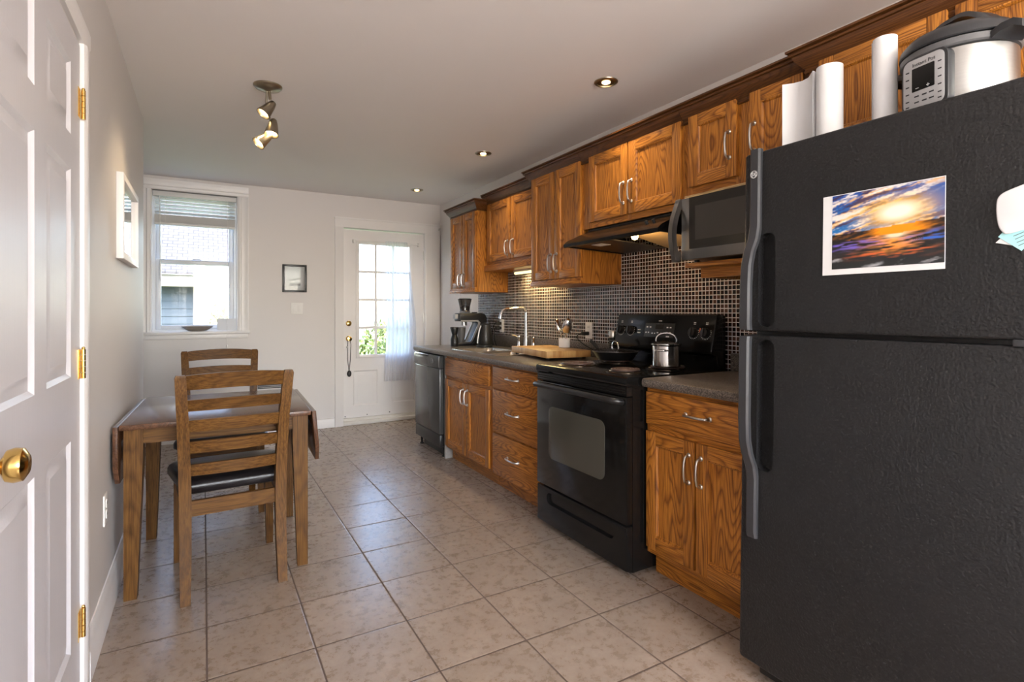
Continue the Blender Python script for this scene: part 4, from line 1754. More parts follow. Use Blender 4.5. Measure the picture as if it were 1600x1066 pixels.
b.lathe([(0.045, 0), (0.052, 0.004), (0.045, 0.02), (0.05, 0.06), (0.064, 0.122), (0.062, 0.122), (0.047, 0.06), (0.04, 0.022)], (gx + 0.115, gy, gz + 0.306), 28)
hp = b.build('hopper', 'hopper_plastic', cg, 'clear smoky hopper')
b = MB()
b.lathe([(0.0445, 0.022), (0.046, 0.062), (0.02, 0.07), (0.0, 0.071)], (gx + 0.115, gy, gz + 0.303), 24)
b.build('beans', 'beans_dark', hp)
b = MB()
b.lathe([(0.066, 0), (0.066, 0.006), (0.05, 0.012), (0.0, 0.014)], (gx + 0.115, gy, gz + 0.4285), 28)
b.build('hopper_lid', 'black_satin', hp)
b = MB()
b.lathe([(0.030, 0), (0.030, 0.03), (0.022, 0.038)], (gx + 0.105, gy, gz + 0.187), 20)
b.build('spout', 'nickel', cg)
b = MB()
b.lathe([(0.026, 0), (0.030, 0.004), (0.040, 0.10), (0.043, 0.142), (0.040, 0.142), (0.036, 0.10), (0.026, 0.01), (0.0, 0.008)], (gx + 0.078, gy, gz + 0.028), 28)
b.build('grounds_cup', 'grey_plastic', cg)
b = MB()
b.box(gx + 0.005, gx + 0.034, gy - 0.03, gy + 0.03, gz + 0.25, gz + 0.293, 0.004)
b.build('display', 'mat_white', cg)
b = MB()
b.box(gx + 0.17, gx + 0.225, gy - 0.05, gy - 0.03, gz + 0.304, gz + 0.313, 0.002)
b.build('lever', 'black_satin', cg)


def f_hg(b):
    b.lathe([(0.034, 0), (0.036, 0.006), (0.036, 0.065), (0.026, 0.095), (0.022, 0.105), (0.026, 0.12), (0.040, 0.168), (0.038, 0.176), (0.03, 0.17), (0.0, 0.165)], (1.985, 4.50, 0.8985), 24)


solid('hand_grinder', 'black_satin', 'small black waisted canister beside the coffee grinder', 'canister', f_hg)

kt = thing('kettle', 'black tapered electric kettle with a silver handle by the sink', 'kettle', (2.195, 4.29, 0.8985))
kx, ky, kz = 2.195, 4.29, 0.8985
b = MB()
b.lathe([(0.07, 0), (0.074, 0.005), (0.074, 0.016), (0.066, 0.02), (0.0, 0.021)], (kx - 0.01, ky, kz), 28)
b.build('base', 'charcoal_plastic', kt)
b = MB()
b.lathe([(0.062, 0.0215), (0.066, 0.03), (0.063, 0.08), (0.052, 0.165), (0.046, 0.188), (0.046, 0.2), (0.0, 0.202)], (kx, ky, kz), 32)
b.build('body', 'black_satin', kt)
b = MB()
b.tube([(kx - 0.048, ky - 0.006, kz + 0.192), (kx - 0.062, ky - 0.006, kz + 0.16), (kx - 0.076, ky - 0.006, kz + 0.09), (kx - 0.082, ky - 0.006, kz + 0.035)], 0.008, 10)
b.build('handle', 'nickel', kt, 'silver strip handle')
b = MB()
b.lathe([(0.046, 0), (0.04, 0.006), (0.012, 0.01), (0.012, 0.018), (0.0, 0.02)], (kx, ky, kz + 0.2022), 24)
b.build('lid', 'black_satin', kt)

# ------------------------------------------------------------------ dishwasher
dw = thing('dishwasher', 'black dishwasher at the end of the countertop', 'dishwasher', (1.69, 4.43, 0))
dy0, dy1 = 4.142, 4.735
b = MB()
b.box(1.735, 2.34, dy0, dy1, 0.085, 0.855)
b.build('body', 'black_satin', dw)
b = MB()
b.box(1.694, 1.734, dy0 + 0.002, dy1 - 0.002, 0.195, 0.738, 0.006)
dd = b.build('door', 'dishwasher_grey', dw)
b = MB()
b.prism([(1.734, 0.742), (1.734, 0.852), (1.69, 0.848), (1.682, 0.83), (1.684, 0.755), (1.692, 0.742)], 'y', dy0 + 0.002, dy1 - 0.002, 0.004)
b.build('control_panel', 'dishwasher_grey', dw)
b = MB()
b.lathe([(0.022, 0), (0.02, 0.014), (0.0, 0.016)], (1.683, dy0 + 0.13, 0.80), 20, (-1, 0, 0))
b.box(1.664, 1.668, dy0 + 0.127, dy0 + 0.133, 0.785, 0.815)
b.build('dial', 'grey_plastic', dw)
b = MB()
b.box(1.676, 1.682, dy0 + 0.22, dy1 - 0.06, 0.828, 0.842, 0.002)
b.build('latch_strip', 'black_gloss', dw)
b = MB()
b.box(1.698, 1.734, dy0 + 0.002, dy1 - 0.002, 0.088, 0.19, 0.006)
b.build('access_panel', 'black_satin', dw)
b = MB()
b.box(1.76, 1.78, dy0 + 0.01, dy1 - 0.06, 0.008, 0.084)
b.build('toe_plate', 'black_satin', dw)
for yy in (dy0 + 0.04, dy1 - 0.03):
    b = MB()
    b.cyl((1.75, yy, 0.0), (1.75, yy, 0.085), 0.010, seg=12)
    b.cyl((1.75, yy, 0.0), (1.75, yy, 0.01), 0.018, seg=12)
    b.build('foot', 'rubber_black', dw)
solid('filler_strip', 'filler_white', 'ragged white filler strip between dishwasher and sink cabinet', 'strip',
      lambda b: b.box(1.735, 1.80, 4.1175, 4.139, 0.0, 0.85))

# ------------------------------------------------------------------ stove
st = thing('stove', 'black electric coil stove between the oak base cabinets', 'stove', (1.66, 2.22, 0))
s0, s1 = 1.848, 2.605
b = MB()
b.box(1.705, 2.33, s0 + 0.004, s1 - 0.004, 0.02, 0.874)
b.build('body', 'black_enamel', st)
b = MB()
b.prism([(2.345, 0.875), (2.345, 0.918), (1.675, 0.918), (1.664, 0.914), (1.660, 0.905), (1.660, 0.886), (1.668, 0.875)], 'y', s0, s1)
ctop = b.build('cooktop', 'black_gloss', st)
b = MB()
b.box(1.668, 1.704, s0 + 0.004, s1 - 0.004, 0.83, 0.873)
for k in range(3):
    b.box(1.664, 1.668, s0 + 0.01, s1 - 0.01, 0.838 + 0.012 * k, 0.844 + 0.012 * k, 0.0015)
b.build('vent_trim', 'black_enamel', st)
b = MB()
b.box(1.664, 1.704, s0 + 0.002, s1 - 0.002, 0.242, 0.826, 0.006)
dor = b.build('oven_door', 'black_gloss', st)
b = MB()
b.prism(rrect(2.0, 2.478, 0.405, 0.695, 0.04, 6), 'x', 1.6605, 1.6645, 0.001)
b.build('oven_window', 'oven_window', dor, 'greyish oven glass')
b = MB()
b.tube([(1.664, s0 + 0.03, 0.802), (1.635, s0 + 0.032, 0.808), (1.622, s0 + 0.05, 0.81), (1.618, s0 + 0.12, 0.811), (1.617, (s0 + s1) / 2, 0.811), (1.618, s1 - 0.12, 0.811), (1.622, s1 - 0.05, 0.81), (1.635, s1 - 0.032, 0.808), (1.664, s1 - 0.03, 0.802)], 0.014, 14)
b.build('door_handle', 'black_satin', dor, 'satin black bar handle', angle=60)
b = MB()
b.box(1.666, 1.704, s0 + 0.002, s1 - 0.002, 0.03, 0.233, 0.006)
o_dr = b.build('storage_drawer', 'black_enamel', st)
cut = MB()
cut.prism(rrect(s0 + 0.09, s1 - 0.10, 0.145, 0.208, 0.03, 6), 'x', 1.64, 1.682)
cu = cut.build('cutter', 'black_enamel', st)
boolean_cut(o_dr, cu)
for yy in (s0 + 0.05, s1 - 0.05):
    for xx in (1.74, 2.28):
        b = MB()
        b.cyl((xx, yy, 0), (xx, yy, 0.02), 0.018, seg=12)
        b.build('foot', 'rubber_black', st)
# backguard
b = MB()
BG = [(2.345, 0.9185), (2.345, 1.19), (2.33, 1.203), (2.292, 1.205), (2.276, 1.197), (2.236, 1.012), (2.240, 1.0), (2.275, 0.985), (2.285, 0.9185)]
b.prism(BG, 'y', s0 + 0.004, s1 - 0.004, 0.006, 3)
bg = b.build('backguard', 'black_gloss', st)
nx = Vector((-(1.197 - 1.012), 0, 0.04)).normalized()      # outward normal of the sloped control face
upv = Vector((0.04, 0, 1.197 - 1.012)).normalized()
org = Vector((2.236, 0, 1.012))


def on_face(y, h, d=0.0):
    p = org + upv * h + nx * d
    return Vector((p.x, y, p.z))


FM = Matrix.Identity(4)
for i, v in enumerate((Vector((0, -1, 0)), upv, nx)):
    for j in range(3):
        FM[j][i] = v[j]


def marks(fn):
    m_ = MB()
    fn(m_)
    return m_


for yk in (2.555, 2.468, 1.985, 1.905):
    b = MB()
    b.lathe([(0.027, 0), (0.026, 0.012), (0.022, 0.022), (0.0, 0.023)], on_face(yk, 0.095, 0.0005), 24, nx)
    b.M = Matrix.Translation(on_face(yk, 0.095, 0.0225)) @ FM
    b.box(-0.005, 0.005, -0.022, 0.022, 0, 0.008, 0.002)
    kn = b.build('control_knob', 'black_satin', bg)
    b = MB()
    for k in range(14):
        a = math.radians(-205 + k * 230 / 13 - 0)
        b.M = Matrix.Translation(on_face(yk, 0.095, 0.0003)) @ FM @ Matrix.Rotation(a, 4, 'Z')
        b.box(0.030, 0.035, -0.0013, 0.0013, 0, 0.0006)
    b.M = Matrix.Translation(on_face(yk, 0.146, 0.0003)) @ FM
    for ax_, ay_ in ((-0.004, -0.004), (0.004, -0.004), (-0.004, 0.004), (0.004, 0.004)):
        b.box(ax_ - 0.0025, ax_ + 0.0025, ay_ - 0.0025, ay_ + 0.0025, 0, 0.0006)
    b.build('dial_marks', 'mark_grey', bg, 'printed dial marks')
b = MB()
b.M = Matrix.Translation(on_face(2.235, 0.10, 0.0004)) @ FM
b.box(-0.115, 0.115, -0.04, 0.042, 0, 0.0012, 0.0004)
b.build('control_panel', 'black_satin', bg)
b = MB()
b.M = Matrix.Translation(on_face(2.235, 0.10, 0.0018)) @ FM
b.box(-0.03, 0.03, 0.008, 0.034, 0, 0.0008)
b.build('clock_display', 'smoked_glass', bg)
b = MB()
b.M = Matrix.Translation(on_face(2.235, 0.10, 0.0018)) @ FM
for ix, iy, w in [(-0.095, 0.018, 0.006), (-0.07, 0.018, 0.006), (-0.1, -0.014, 0.004), (-0.08, -0.014, 0.005), (-0.05, -0.018, 0.005), (-0.03, -0.018, 0.004),
                  (-0.008, -0.014, 0.006), (0.018, -0.016, 0.003), (0.062, -0.012, 0.007), (0.085, -0.012, 0.007), (0.062, 0.018, 0.006), (0.085, 0.018, 0.006), (0.072, -0.034, 0.012)]:
    b.box(ix - w, ix + w, iy - 0.0035, iy + 0.0035, 0, 0.0005)
b.M = Matrix.Translation(on_face(2.235, 0.155, 0.0006)) @ FM
b.box(-0.012, 0.012, -0.002, 0.002, 0, 0.0005)
b.M = Matrix.Translation(on_face(2.395, 0.09, 0.0006)) @ FM
b.box(-0.012, 0.012, -0.010, -0.005, 0, 0.0005)
b.box(-0.012, 0.012, 0.008, 0.011, 0, 0.0005)
b.build('panel_marks', 'mark_grey', bg, 'small pale button marks')
b = MB()
b.M = Matrix.Translation(on_face(1.945, 0.105, 0.0006)) @ FM
b.box(-0.004, 0.004, -0.006, 0.016, 0, 0.0005)
b.build('warning_mark', 'mark_red', bg, 'orange red mark')
for nm, bx, by, br in (('l', 1.815, 2.425, 0.095), ('r', 1.815, 2.03, 0.078), ('l', 2.105, 2.425, 0.078), ('r', 2.105, 2.03, 0.095)):
    b = MB()
    b.lathe([(br + 0.014, 0), (br + 0.014, 0.002), (br + 0.006, 0.005), (br - 0.004, 0.002), (0.02, 0.0012), (0, 0.001)], (bx, by, 0.9182), 40)
    dp = b.build('drip_pan', 'drip_pan', ctop, 'dark metal drip pan')
    b = MB()
    pts = []
    turns = 4
    for i in range(turns * 28 + 1):
        a = 2 * PI * i / 28
        rr = 0.018 + (br - 0.024) * i / (turns * 28)
        pts.append((bx + rr * math.cos(a), by + rr * math.sin(a), 0.930))
    b.tube(pts, 0.0055, 8)
    b.build('coil', 'coil_brown', ctop, 'brown spiral heating coil', angle=60)
    b = MB()
    for k in range(3):
        a = k * 2 * PI / 3 + 0.4
        b.tube([(bx, by, 0.9235), (bx + (br - 0.002) * math.cos(a), by + (br - 0.002) * math.sin(a), 0.9235)], 0.0022, 6)
    b.build('coil_support', 'nickel', ctop)

# pot with lid
px_, py_, pz_ = 2.07, 2.0, 0.9365
pt = thing('cooking_pot', 'small stainless steel pot with loop handles on the stove', 'pot', (px_, py_, pz_))
b = MB()
b.lathe([(0.066, 0), (0.071, 0.004), (0.071, 0.105), (0.077, 0.112), (0.077, 0.115), (0.069, 0.112), (0.067, 0.01), (0, 0.008)], (px_, py_, pz_), 36)
b.build('body', 'pot_steel', pt)
b = MB()
b.lathe([(0.074, 0.1155), (0.074, 0.119), (0.05, 0.128), (0.0, 0.134)], (px_, py_, pz_), 36)
ld = b.build('lid', 'lid_glass', pt, 'clear glass lid')
b = MB()
b.tube(bez((px_ + 0.026, py_ - 0.045, pz_ + 0.126), (px_ + 0.03, py_ - 0.055, pz_ + 0.185), (px_ - 0.03, py_ + 0.055, pz_ + 0.185), (px_ - 0.026, py_ + 0.045, pz_ + 0.126)), 0.0042, 10)
b.build('lid_handle', 'chrome', ld, 'arched steel lid handle')
for a in (math.radians(205), math.radians(25)):
    b = MB()
    n_ = Vector((math.cos(a), math.sin(a), 0))
    t_v = Vector((-n_.y, n_.x, 0))
    c0 = Vector((px_, py_, pz_ + 0.085))
    b.tube(bez(c0 + n_ * 0.068 + t_v * 0.036, c0 + n_ * 0.105 + t_v * 0.034, c0 + n_ * 0.105 - t_v * 0.034, c0 + n_ * 0.068 - t_v * 0.036), 0.0042, 10)
    b.build('loop_handle', 'chrome', pt)

# frying pan
fx_, fy_, fz_ = 2.10, 2.43, 0.9365
fp = thing('frying_pan', 'black frying pan with a lid on the rear burner by the stove control panel', 'frying pan', (fx_, fy_, fz_))
b = MB()
b.lathe([(0.098, 0), (0.104, 0.003), (0.132, 0.046), (0.136, 0.048), (0.134, 0.05), (0.130, 0.048), (0.102, 0.008), (0, 0.006)], (fx_, fy_, fz_), 40)
b.build('pan', 'black_satin', fp)
b = MB()
hv = Vector((-0.01, 0.10, 0)).normalized()
c0 = Vector((fx_, fy_, fz_ + 0.044))
b.tube([c0 + hv * 0.128, c0 + hv * 0.15 + Vector((0, 0, 0.016)), c0 + hv * 0.17 + Vector((0, 0, 0.035)), c0 + hv * 0.205 + Vector((0, 0, 0.055))], 0.009, 10, [0.007, 0.009, 0.011, 0.011])
b.build('handle', 'black_matte', fp)
b = MB()
b.lathe([(0.128, 0.0505), (0.128, 0.054), (0.09, 0.062), (0.0, 0.066)], (fx_, fy_, fz_), 40)
fl = b.build('lid', 'lid_glass', fp, 'glass lid')
b = MB()
b.tube(bez((fx_ + 0.0, fy_ - 0.028, fz_ + 0.063), (fx_ + 0.0, fy_ - 0.034, fz_ + 0.12), (fx_ + 0.0, fy_ + 0.034, fz_ + 0.12), (fx_, fy_ + 0.028, fz_ + 0.063)), 0.004, 10)
b.build('lid_handle', 'chrome', fl, 'arched steel handle')

pm = thing('pepper_mill', 'dark ribbed pepper mill with silver cap by the stove control panel', 'pepper mill', (2.235, 2.655, 0.8985))
b = MB()
pr_ = [(0.026, 0.0)]
for k in range(10):
    pr_ += [(0.026, 0.01 + k * 0.0135), (0.0225, 0.016 + k * 0.0135)]
pr_ += [(0.025, 0.15), (0.0, 0.15)]
b.lathe(pr_, (2.275, 2.655, 0.8985), 24)
b.build('body', 'black_matte', pm)
b = MB()
b.lathe([(0.026, 0), (0.027, 0.004), (0.027, 0.036), (0.024, 0.042), (0, 0.042)], (2.275, 2.655, 1.0487), 24)
b.build('cap', 'nickel', pm, 'silver cap')

# ------------------------------------------------------------------ refrigerator
FXF, FY0, FY1, FZT = 1.562, 0.425, 1.192, 1.750
fr = thing('refrigerator', 'tall black textured two door refrigerator', 'refrigerator', (FXF, FY1, 0))
b = MB()
b.box(FXF + 0.078, 2.27, FY0 + 0.004, FY1 - 0.004, 0.04, FZT - 0.012, 0.004)
b.build('body', 'black_satin', fr)
b = MB()
b.box(FXF + 0.05, FXF + 0.07, FY0 + 0.02, FY1 - 0.05, 0.012, 0.058, 0.004)
b.build('base_grille', 'black_satin', fr)
for yy in (FY0 + 0.08, FY1 - 0.08):
    for xx in (FXF + 0.12, 2.2):
        b = MB()
        b.cyl((xx, yy, 0.0 if xx < 2 else 0.012), (xx, yy, 0.04), 0.02, seg=12)
        b.build('foot', 'rubber_black', fr)


def door_prism(z0, z1):
    m_ = MB()
    r = 0.022
    pts = [(FXF + 0.072, FY0), (FXF + 0.072, FY1)]
    for i in range(7):
        a = math.radians(90 * i / 6)
        pts.append((FXF + r - r * math.sin(a), FY1 - r + r * math.cos(a)))
    for i in range(7):
        a = math.radians(90 * i / 6)
        pts.append((FXF + r - r * math.cos(a), FY0 + r - r * math.sin(a)))
    m_.prism(pts, 'z', z0, z1, 0.008, 3)
    return m_


ZG0, ZG1 = 1.142, 1.154
for nm, za, zb, pz0, pz1 in (('freezer_door', ZG1, FZT, ZG1 + 0.015, 1.475), ('fridge_door', 0.062, ZG0, 0.70, ZG0 - 0.015)):
    m_ = door_prism(za, zb)
    d = m_.build(nm, 'fridge_black', fr)
    cm = MB()
    cm.prism(rrect(1.068, 1.128, pz0, pz1, 0.028, 8), 'x', FXF - 0.02, FXF + 0.028)
    cc = cm.build('cutter', 'fridge_black', fr)
    boolean_cut(d, cc)
    # handle
    b = MB()
    rings = []
    if nm == 'freezer_door':
        prof = [(FZT + 0.006, 0.0), (1.50, 0.0), (1.46, 0.008), (1.415, 0.030), (1.37, 0.042), (1.30, 0.046), (ZG1 + 0.02, 0.046), (ZG1 + 0.004, 0.043)]
    else:
        prof = [(ZG0 - 0.004, 0.043), (ZG0 - 0.02, 0.046), (0.87, 0.046), (0.80, 0.042), (0.755, 0.030), (0.71, 0.008), (0.67, 0.0), (0.50, 0.0), (0.475, -0.006)]
    for z, o in prof:
        xa = FXF - 0.016 - o
        th = 0.018 if o > 0.02 else 0.018 + 0.0
        ya, yb_ = 1.118, 1.158
        rings.append([(xa, ya + 0.006, z), (xa, yb_ - 0.008, z), (xa + 0.008, yb_, z), (xa + th, yb_, z), (xa + th, ya, z), (xa + 0.006, ya, z)])
    b.loft(rings)
    h = b.build('handle', 'handle_grey', d, 'grey plastic handle', angle=40)
    if nm == 'freezer_door':
        b = MB()
        b.lathe([(0.014, 0), (0.014, 0.0012), (0.0, 0.0012)], (FXF - 0.0162, 1.137, 1.672), 28, (-1, 0, 0))
        bd = b.build('badge', 'ink_dark', h, 'round maker badge')
        b = MB()
        b.M = Matrix.Translation((FXF - 0.0176, 1.137, 1.672)) @ FACE_MX
        b.tube([(0.0118 * math.cos(a_ * PI / 16), 0.0118 * math.sin(a_ * PI / 16), 0.0004) for a_ in range(33)], 0.0007, 6)
        text_into(b, 'GE', 0.013, Matrix.Identity(4), 0.0004)
        for k in range(4):
            a = k * PI / 2 + PI / 4
            c_, s_ = math.cos(a), math.sin(a)
            b.tube([(0.009 * math.cos(a + t), 0.009 * math.sin(a + t), 0.0004) for t in (-0.5, -0.25, 0, 0.25, 0.5)], 0.0006, 6)
        b.build('emblem', 'mark_grey', bd)
b = MB()
b.box(FXF - 0.003, FXF + 0.03, FY0 + 0.03, FY0 + 0.06, ZG0 - 0.002, ZG1 + 0.002, 0.002)
b.build('hinge_cover', 'handle_grey', fr)
TILT = math.radians(1.15)
fr.rotation_euler = (0, TILT, 0)


def on_fridge(z):
    """x of the leaning door face at height z"""
    return FXF + math.sin(TILT) * z


# sunset photo print
sp = thing('photo_print', 'sunset seascape photo print with white border on the freezer door', 'photo', (FXF, 0.77, 1.43))
OFF[sp.name] = Vector((FXF, FY1, 0))
sp.location = (FXF, FY1, 0)
b = MB()
y_a, y_b, z_a, z_b = 0.613, 0.915, 1.325, 1.556
b.box(FXF - 0.0026, FXF - 0.0016, y_a, y_b, z_a, z_b)
b.build('sheet', 'paper_white', sp)


def sunset(u, v):
    """colours of the printed picture; u to the right, v up, both 0..1"""
    n1 = noise.fractal(Vector((u * 2.6 + v * 2.0, v * 13 - u * 5.0, 0.3)), 1.0, 2.0, 4)
    n2 = noise.fractal(Vector((u * 4.5, v * 26 - u * 7.0, 4.3)), 1.0, 2.0, 3)
    n3 = noise.fractal(Vector((u * 4.0, v * 34 - u * 3.0, 9.1)), 1.0, 2.0, 3)
    hz = 0.46 + 0.07 * u

    def mixc(a, c, t):
        t = max(0, min(1, t))
        return tuple(p + (q - p) * t for p, q in zip(a, c))
    dx, dy = (u - 0.62) / 0.27, (v - (hz + 0.17)) / 0.17
    glow = math.exp(-(dx * dx + dy * dy))
    if v > hz:
        t = (v - hz) / (1 - hz)
        c = mixc((0.02, 0.22, 0.55), (0.01, 0.10, 0.42), t)
        c = mixc(c, (0.98, 0.60, 0.26), (n1 - 0.04) * 4.0 + 0.5 * math.exp(-((v - 0.55 - 0.45 * u) / 0.13) ** 2))
        c = mixc(c, (0.92, 0.86, 0.82), n2 * 3.0 - 0.2)
        c = mixc(c, (0.06, 0.04, 0.12), -n2 * 3.0 - 0.5)
        c = mixc(c, (0.015, 0.12, 0.42), (u - 0.76) * 6 * math.exp(-((v - 0.78) / 0.16) ** 2))
        c = mixc(c, (1.0, 0.60, 0.14), glow * 1.25)
        c = mixc(c, (1.0, 0.93, 0.80), max(0, glow - 0.5) * 2.6)
    else:
        t = (hz - v) / hz
        c = mixc((0.018, 0.013, 0.012), (0.03, 0.034, 0.036), t)
        if t < 0.20:
            c = mixc(c, (1.0, 0.36, 0.01), 1.3 * math.exp(-((u - 0.63) / 0.22) ** 4) + n2 * 0.5)
        else:
            pth = math.exp(-((u - 0.58) / 0.24) ** 2) * max(0, 1 - max(0, t - 0.45) * 3.2)
            c = mixc(c, (1.0, 0.40, 0.07), pth * (0.7 + n3 * 3.0))
            c = mixc(c, (1.0, 0.80, 0.55), pth * math.exp(-((u - 0.6) / 0.08) ** 2 - ((t - 0.24) / 0.06) ** 2) * 1.6)
            sid = math.exp(-((t - 0.36) / 0.12) ** 2) * min(1, abs(u - 0.58) * 3.0)
            c = mixc(c, (0.22, 0.16, 0.62) if u < 0.5 else (0.05, 0.17, 0.62), sid * (0.25 + n3 * 3.2))
            c = mixc(c, (0.70, 0.16, 0.05), (n3 * 4.0 - 0.35) * math.exp(-((t - 0.66) / 0.1) ** 2) * math.exp(-((u - 0.58) / 0.3) ** 2))
            c = mixc(c, (0.45, 0.45, 0.47), (n1 * 2.2 - 0.75) * (1 if t > 0.7 else 0))
    return tuple(0.92 * x ** 1.12 for x in c)


b = MB()
lay = b.bm.loops.layers.float_color.new('print')
NU, NV = 110, 74
iy0, iy1, iz0, iz1 = y_a + 0.001, y_b - 0.027, z_a + 0.016, z_b - 0.002
V_ = [[b.bm.verts.new((FXF - 0.0031, iy1 + (iy0 - iy1) * i / NU, iz0 + (iz1 - iz0) * j / NV)) for i in range(NU + 1)] for j in range(NV + 1)]
for j in range(NV):
    for i in range(NU):
        f = b.bm.faces.new((V_[j][i], V_[j][i + 1], V_[j + 1][i + 1], V_[j + 1][i]))
        for lp, (di, dj) in zip(f.loops, ((0, 0), (1, 0), (1, 1), (0, 1))):
            lp[lay] = (*sunset((i + di) / NU, (j + dj) / NV), 1)
b.build('picture', 'printed_colours', sp, 'orange and blue sunset over dark water', smooth=False)
b = MB()
b.M = Matrix.Translation((FXF - 0.0034, 0.672, 1.408)) @ FACE_MX
for k in range(5):
    b.tube([(-0.010 + k * 0.005, -0.004, 0), (-0.008 + k * 0.005, 0.004, 0), (-0.007 + k * 0.005, -0.003, 0)], 0.0005, 6)
b.tube([(-0.012, -0.007, 0), (0.013, -0.006, 0)], 0.0005, 6)
b.build('signature', 'ink_dark', sp)
sp.rotation_euler = (0, TILT, 0)

def smooth_loop(P, k):
    out = []
    n = len(P)
    for i in range(n):
        p0, p1, p2, p3 = (Vector(P[(i + d) % n]) for d in (-1, 0, 1, 2))
        for j in range(k):
            t = j / k
            q = 0.5 * ((2 * p1) + (p2 - p0) * t + (2 * p0 - 5 * p1 + 4 * p2 - p3) * t * t + (3 * p1 - p0 - 3 * p2 + p3) * t ** 3)
            out.append((q.x, q.y))
    return out


mg = thing('whiteboard_magnet', 'rounded white magnetic pad holding notes on the freezer door', 'magnet', (FXF, FY1, 0))
b = MB()
rp = []
for p in ((0.513, 1.465), (0.507, 1.485), (0.487, 1.496), (0.43, 1.512), (0.40, 1.505), (0.40, 1.43), (0.425, 1.415), (0.487, 1.396), (0.503, 1.402), (0.511, 1.425)):
    rp.append(p)
rp = smooth_loop(rp, 6)
b.prism(rp, 'x', FXF - 0.012, FXF - 0.0045, 0.003, 3)
b.build('pad', 'magnet_white', mg)
mg.rotation_euler = (0, TILT, 0)


def note(name, label, pts, x, mat, lines):
    o = thing(name, label, 'note', (FXF, FY1, 0), 'notes under the white magnet')
    b = MB()
    b.prism(pts, 'x', x, x + 0.0006)
    b.build('sheet', mat, o)
    if lines:
        b = MB()
        for k in range(5):
            y_, z_ = 0.487 - k * 0.003, 1.397 - k * 0.0075
            b.tube([(x - 0.0003, y_, z_), (x - 0.0003, y_ - 0.03 - 0.004 * (k % 2), z_ + 0.014)], 0.0006, 6)
        b.build('handwriting', 'grey_plastic', o)
    o.rotation_euler = (0, TILT, 0)


note('paper_note', 'pale blue handwritten note tucked under the white magnet', [(0.511, 1.391), (0.500, 1.405), (0.44, 1.425), (0.44, 1.39), (0.47, 1.355)], FXF - 0.0042, 'paper_cyan', True)
note('paper_note', 'white note corner showing below the pale blue note', [(0.516, 1.378), (0.503, 1.392), (0.47, 1.40), (0.47, 1.366), (0.486, 1.369)], FXF - 0.0030, 'paper_white', False)

# things on top of the fridge
FT = FZT
TOPZ = FZT - 0.012


def topz(x):
    """height of the leaning fridge top (body) at x"""
    return (TOPZ) * math.cos(TILT) - (x - FXF) * math.sin(TILT) + 0.0015


def f_roll(cx, cy, r, h, turns, start, extra):
    def f(b):
        pts = []
        n = int(turns * 36)
        for i in range(n + 1):
            a = start + 2 * PI * i / 36
            rr = r - 0.004 * (1 - i / n) * turns
            pts.append((cx + rr * math.cos(a), cy + rr * math.sin(a)))
        pts += extra
        z0_ = topz(cx + r)
        z0_ = topz(cx - r)
        inner = []
        m_ = len(pts)
        nor = []
        for i in range(m_):
            d = Vector(pts[min(i + 1, m_ - 1)]) - Vector(pts[max(i - 1, 0)])
            d.normalize()
            nor.append(Vector((-d.y, d.x)))
        rings = []
        for p, nn in zip(pts, nor):
            t = 0.0006
            a, c = Vector(p) + nn * t, Vector(p) - nn * t
            rings.append([(a.x, a.y, z0_), (c.x, c.y, z0_), (c.x, c.y, z0_ + h), (a.x, a.y, z0_ + h)])
        b.loft(rings)
    return f


solid('paper_roll', 'paper_white', 'loosely rolled white paper sheet with a curling open flap on the refrigerator', 'paper roll',
      f_roll(1.745, 0.985, 0.040, 0.268, 1.9, math.radians(120), [(1.722, 1.026), (1.738, 1.040), (1.760, 1.062), (1.768, 1.088), (1.760, 1.115), (1.738, 1.142)]),
      'paper rolls on the refrigerator', angle=50)
solid('paper_roll', 'paper_white', 'tightly rolled white paper standing on the refrigerator beside the pressure cooker', 'paper roll',
      f_roll(1.745, 0.823, 0.033, 0.288, 2.6, math.radians(250), []), 'paper rolls on the refrigerator', angle=50)

# pressure cooker
PX, PY = 1.80, 0.665
PZ = topz(PX - 0.12)
pc = thing('pressure_cooker', 'stainless steel electric pressure cooker with black lid on the refrigerator', 'pressure cooker', (PX, PY, PZ))
b = MB()
b.lathe([(0.118, 0), (0.122, 0.004), (0.122, 0.03), (0.12, 0.032)], (PX, PY, PZ), 48)
b.build('base', 'charcoal_plastic', pc)
b = MB()
b.lathe([(0.122, 0.0325), (0.124, 0.036), (0.124, 0.165), (0.118, 0.17)], (PX, PY, PZ), 64)
b.build('body', 'brushed_steel', pc, 'brushed steel body')
b = MB()
b.lathe([(0.127, 0.1705), (0.131, 0.174), (0.131, 0.189), (0.125, 0.193)], (PX, PY, PZ), 64)
b.build('rim', 'grey_plastic', pc)
b = MB()
b.lathe([(0.130, 0.1935), (0.133, 0.197), (0.131, 0.213), (0.115, 0.232), (0.075, 0.246), (0.03, 0.250), (0.0, 0.251)], (PX, PY, PZ), 64)
lid = b.build('lid', 'charcoal_plastic', pc, 'domed charcoal lid')
b = MB()
th = math.radians(68)
dv = Vector((math.cos(th), math.sin(th), 0))
pv = Vector((-dv.y, dv.x, 0))
cen = Vector((PX, PY, PZ))
rings = []
for i in range(17):
    t = i / 16 * 2 - 1
    z = 0.226 + 0.062 * (1 - abs(t) ** 2.4)
    w = 0.026 + 0.012 * abs(t)
    c0 = cen + dv * (t * 0.105)
    rings.append([c0 + pv * w + Vector((0, 0, z - 0.012)), c0 + pv * w * 0.8 + Vector((0, 0, z + 0.002)), c0 - pv * w * 0.8 + Vector((0, 0, z + 0.002)), c0 - pv * w + Vector((0, 0, z - 0.012))])
b.loft(rings)
b.build('lid_handle', 'charcoal_plastic', lid, angle=60)
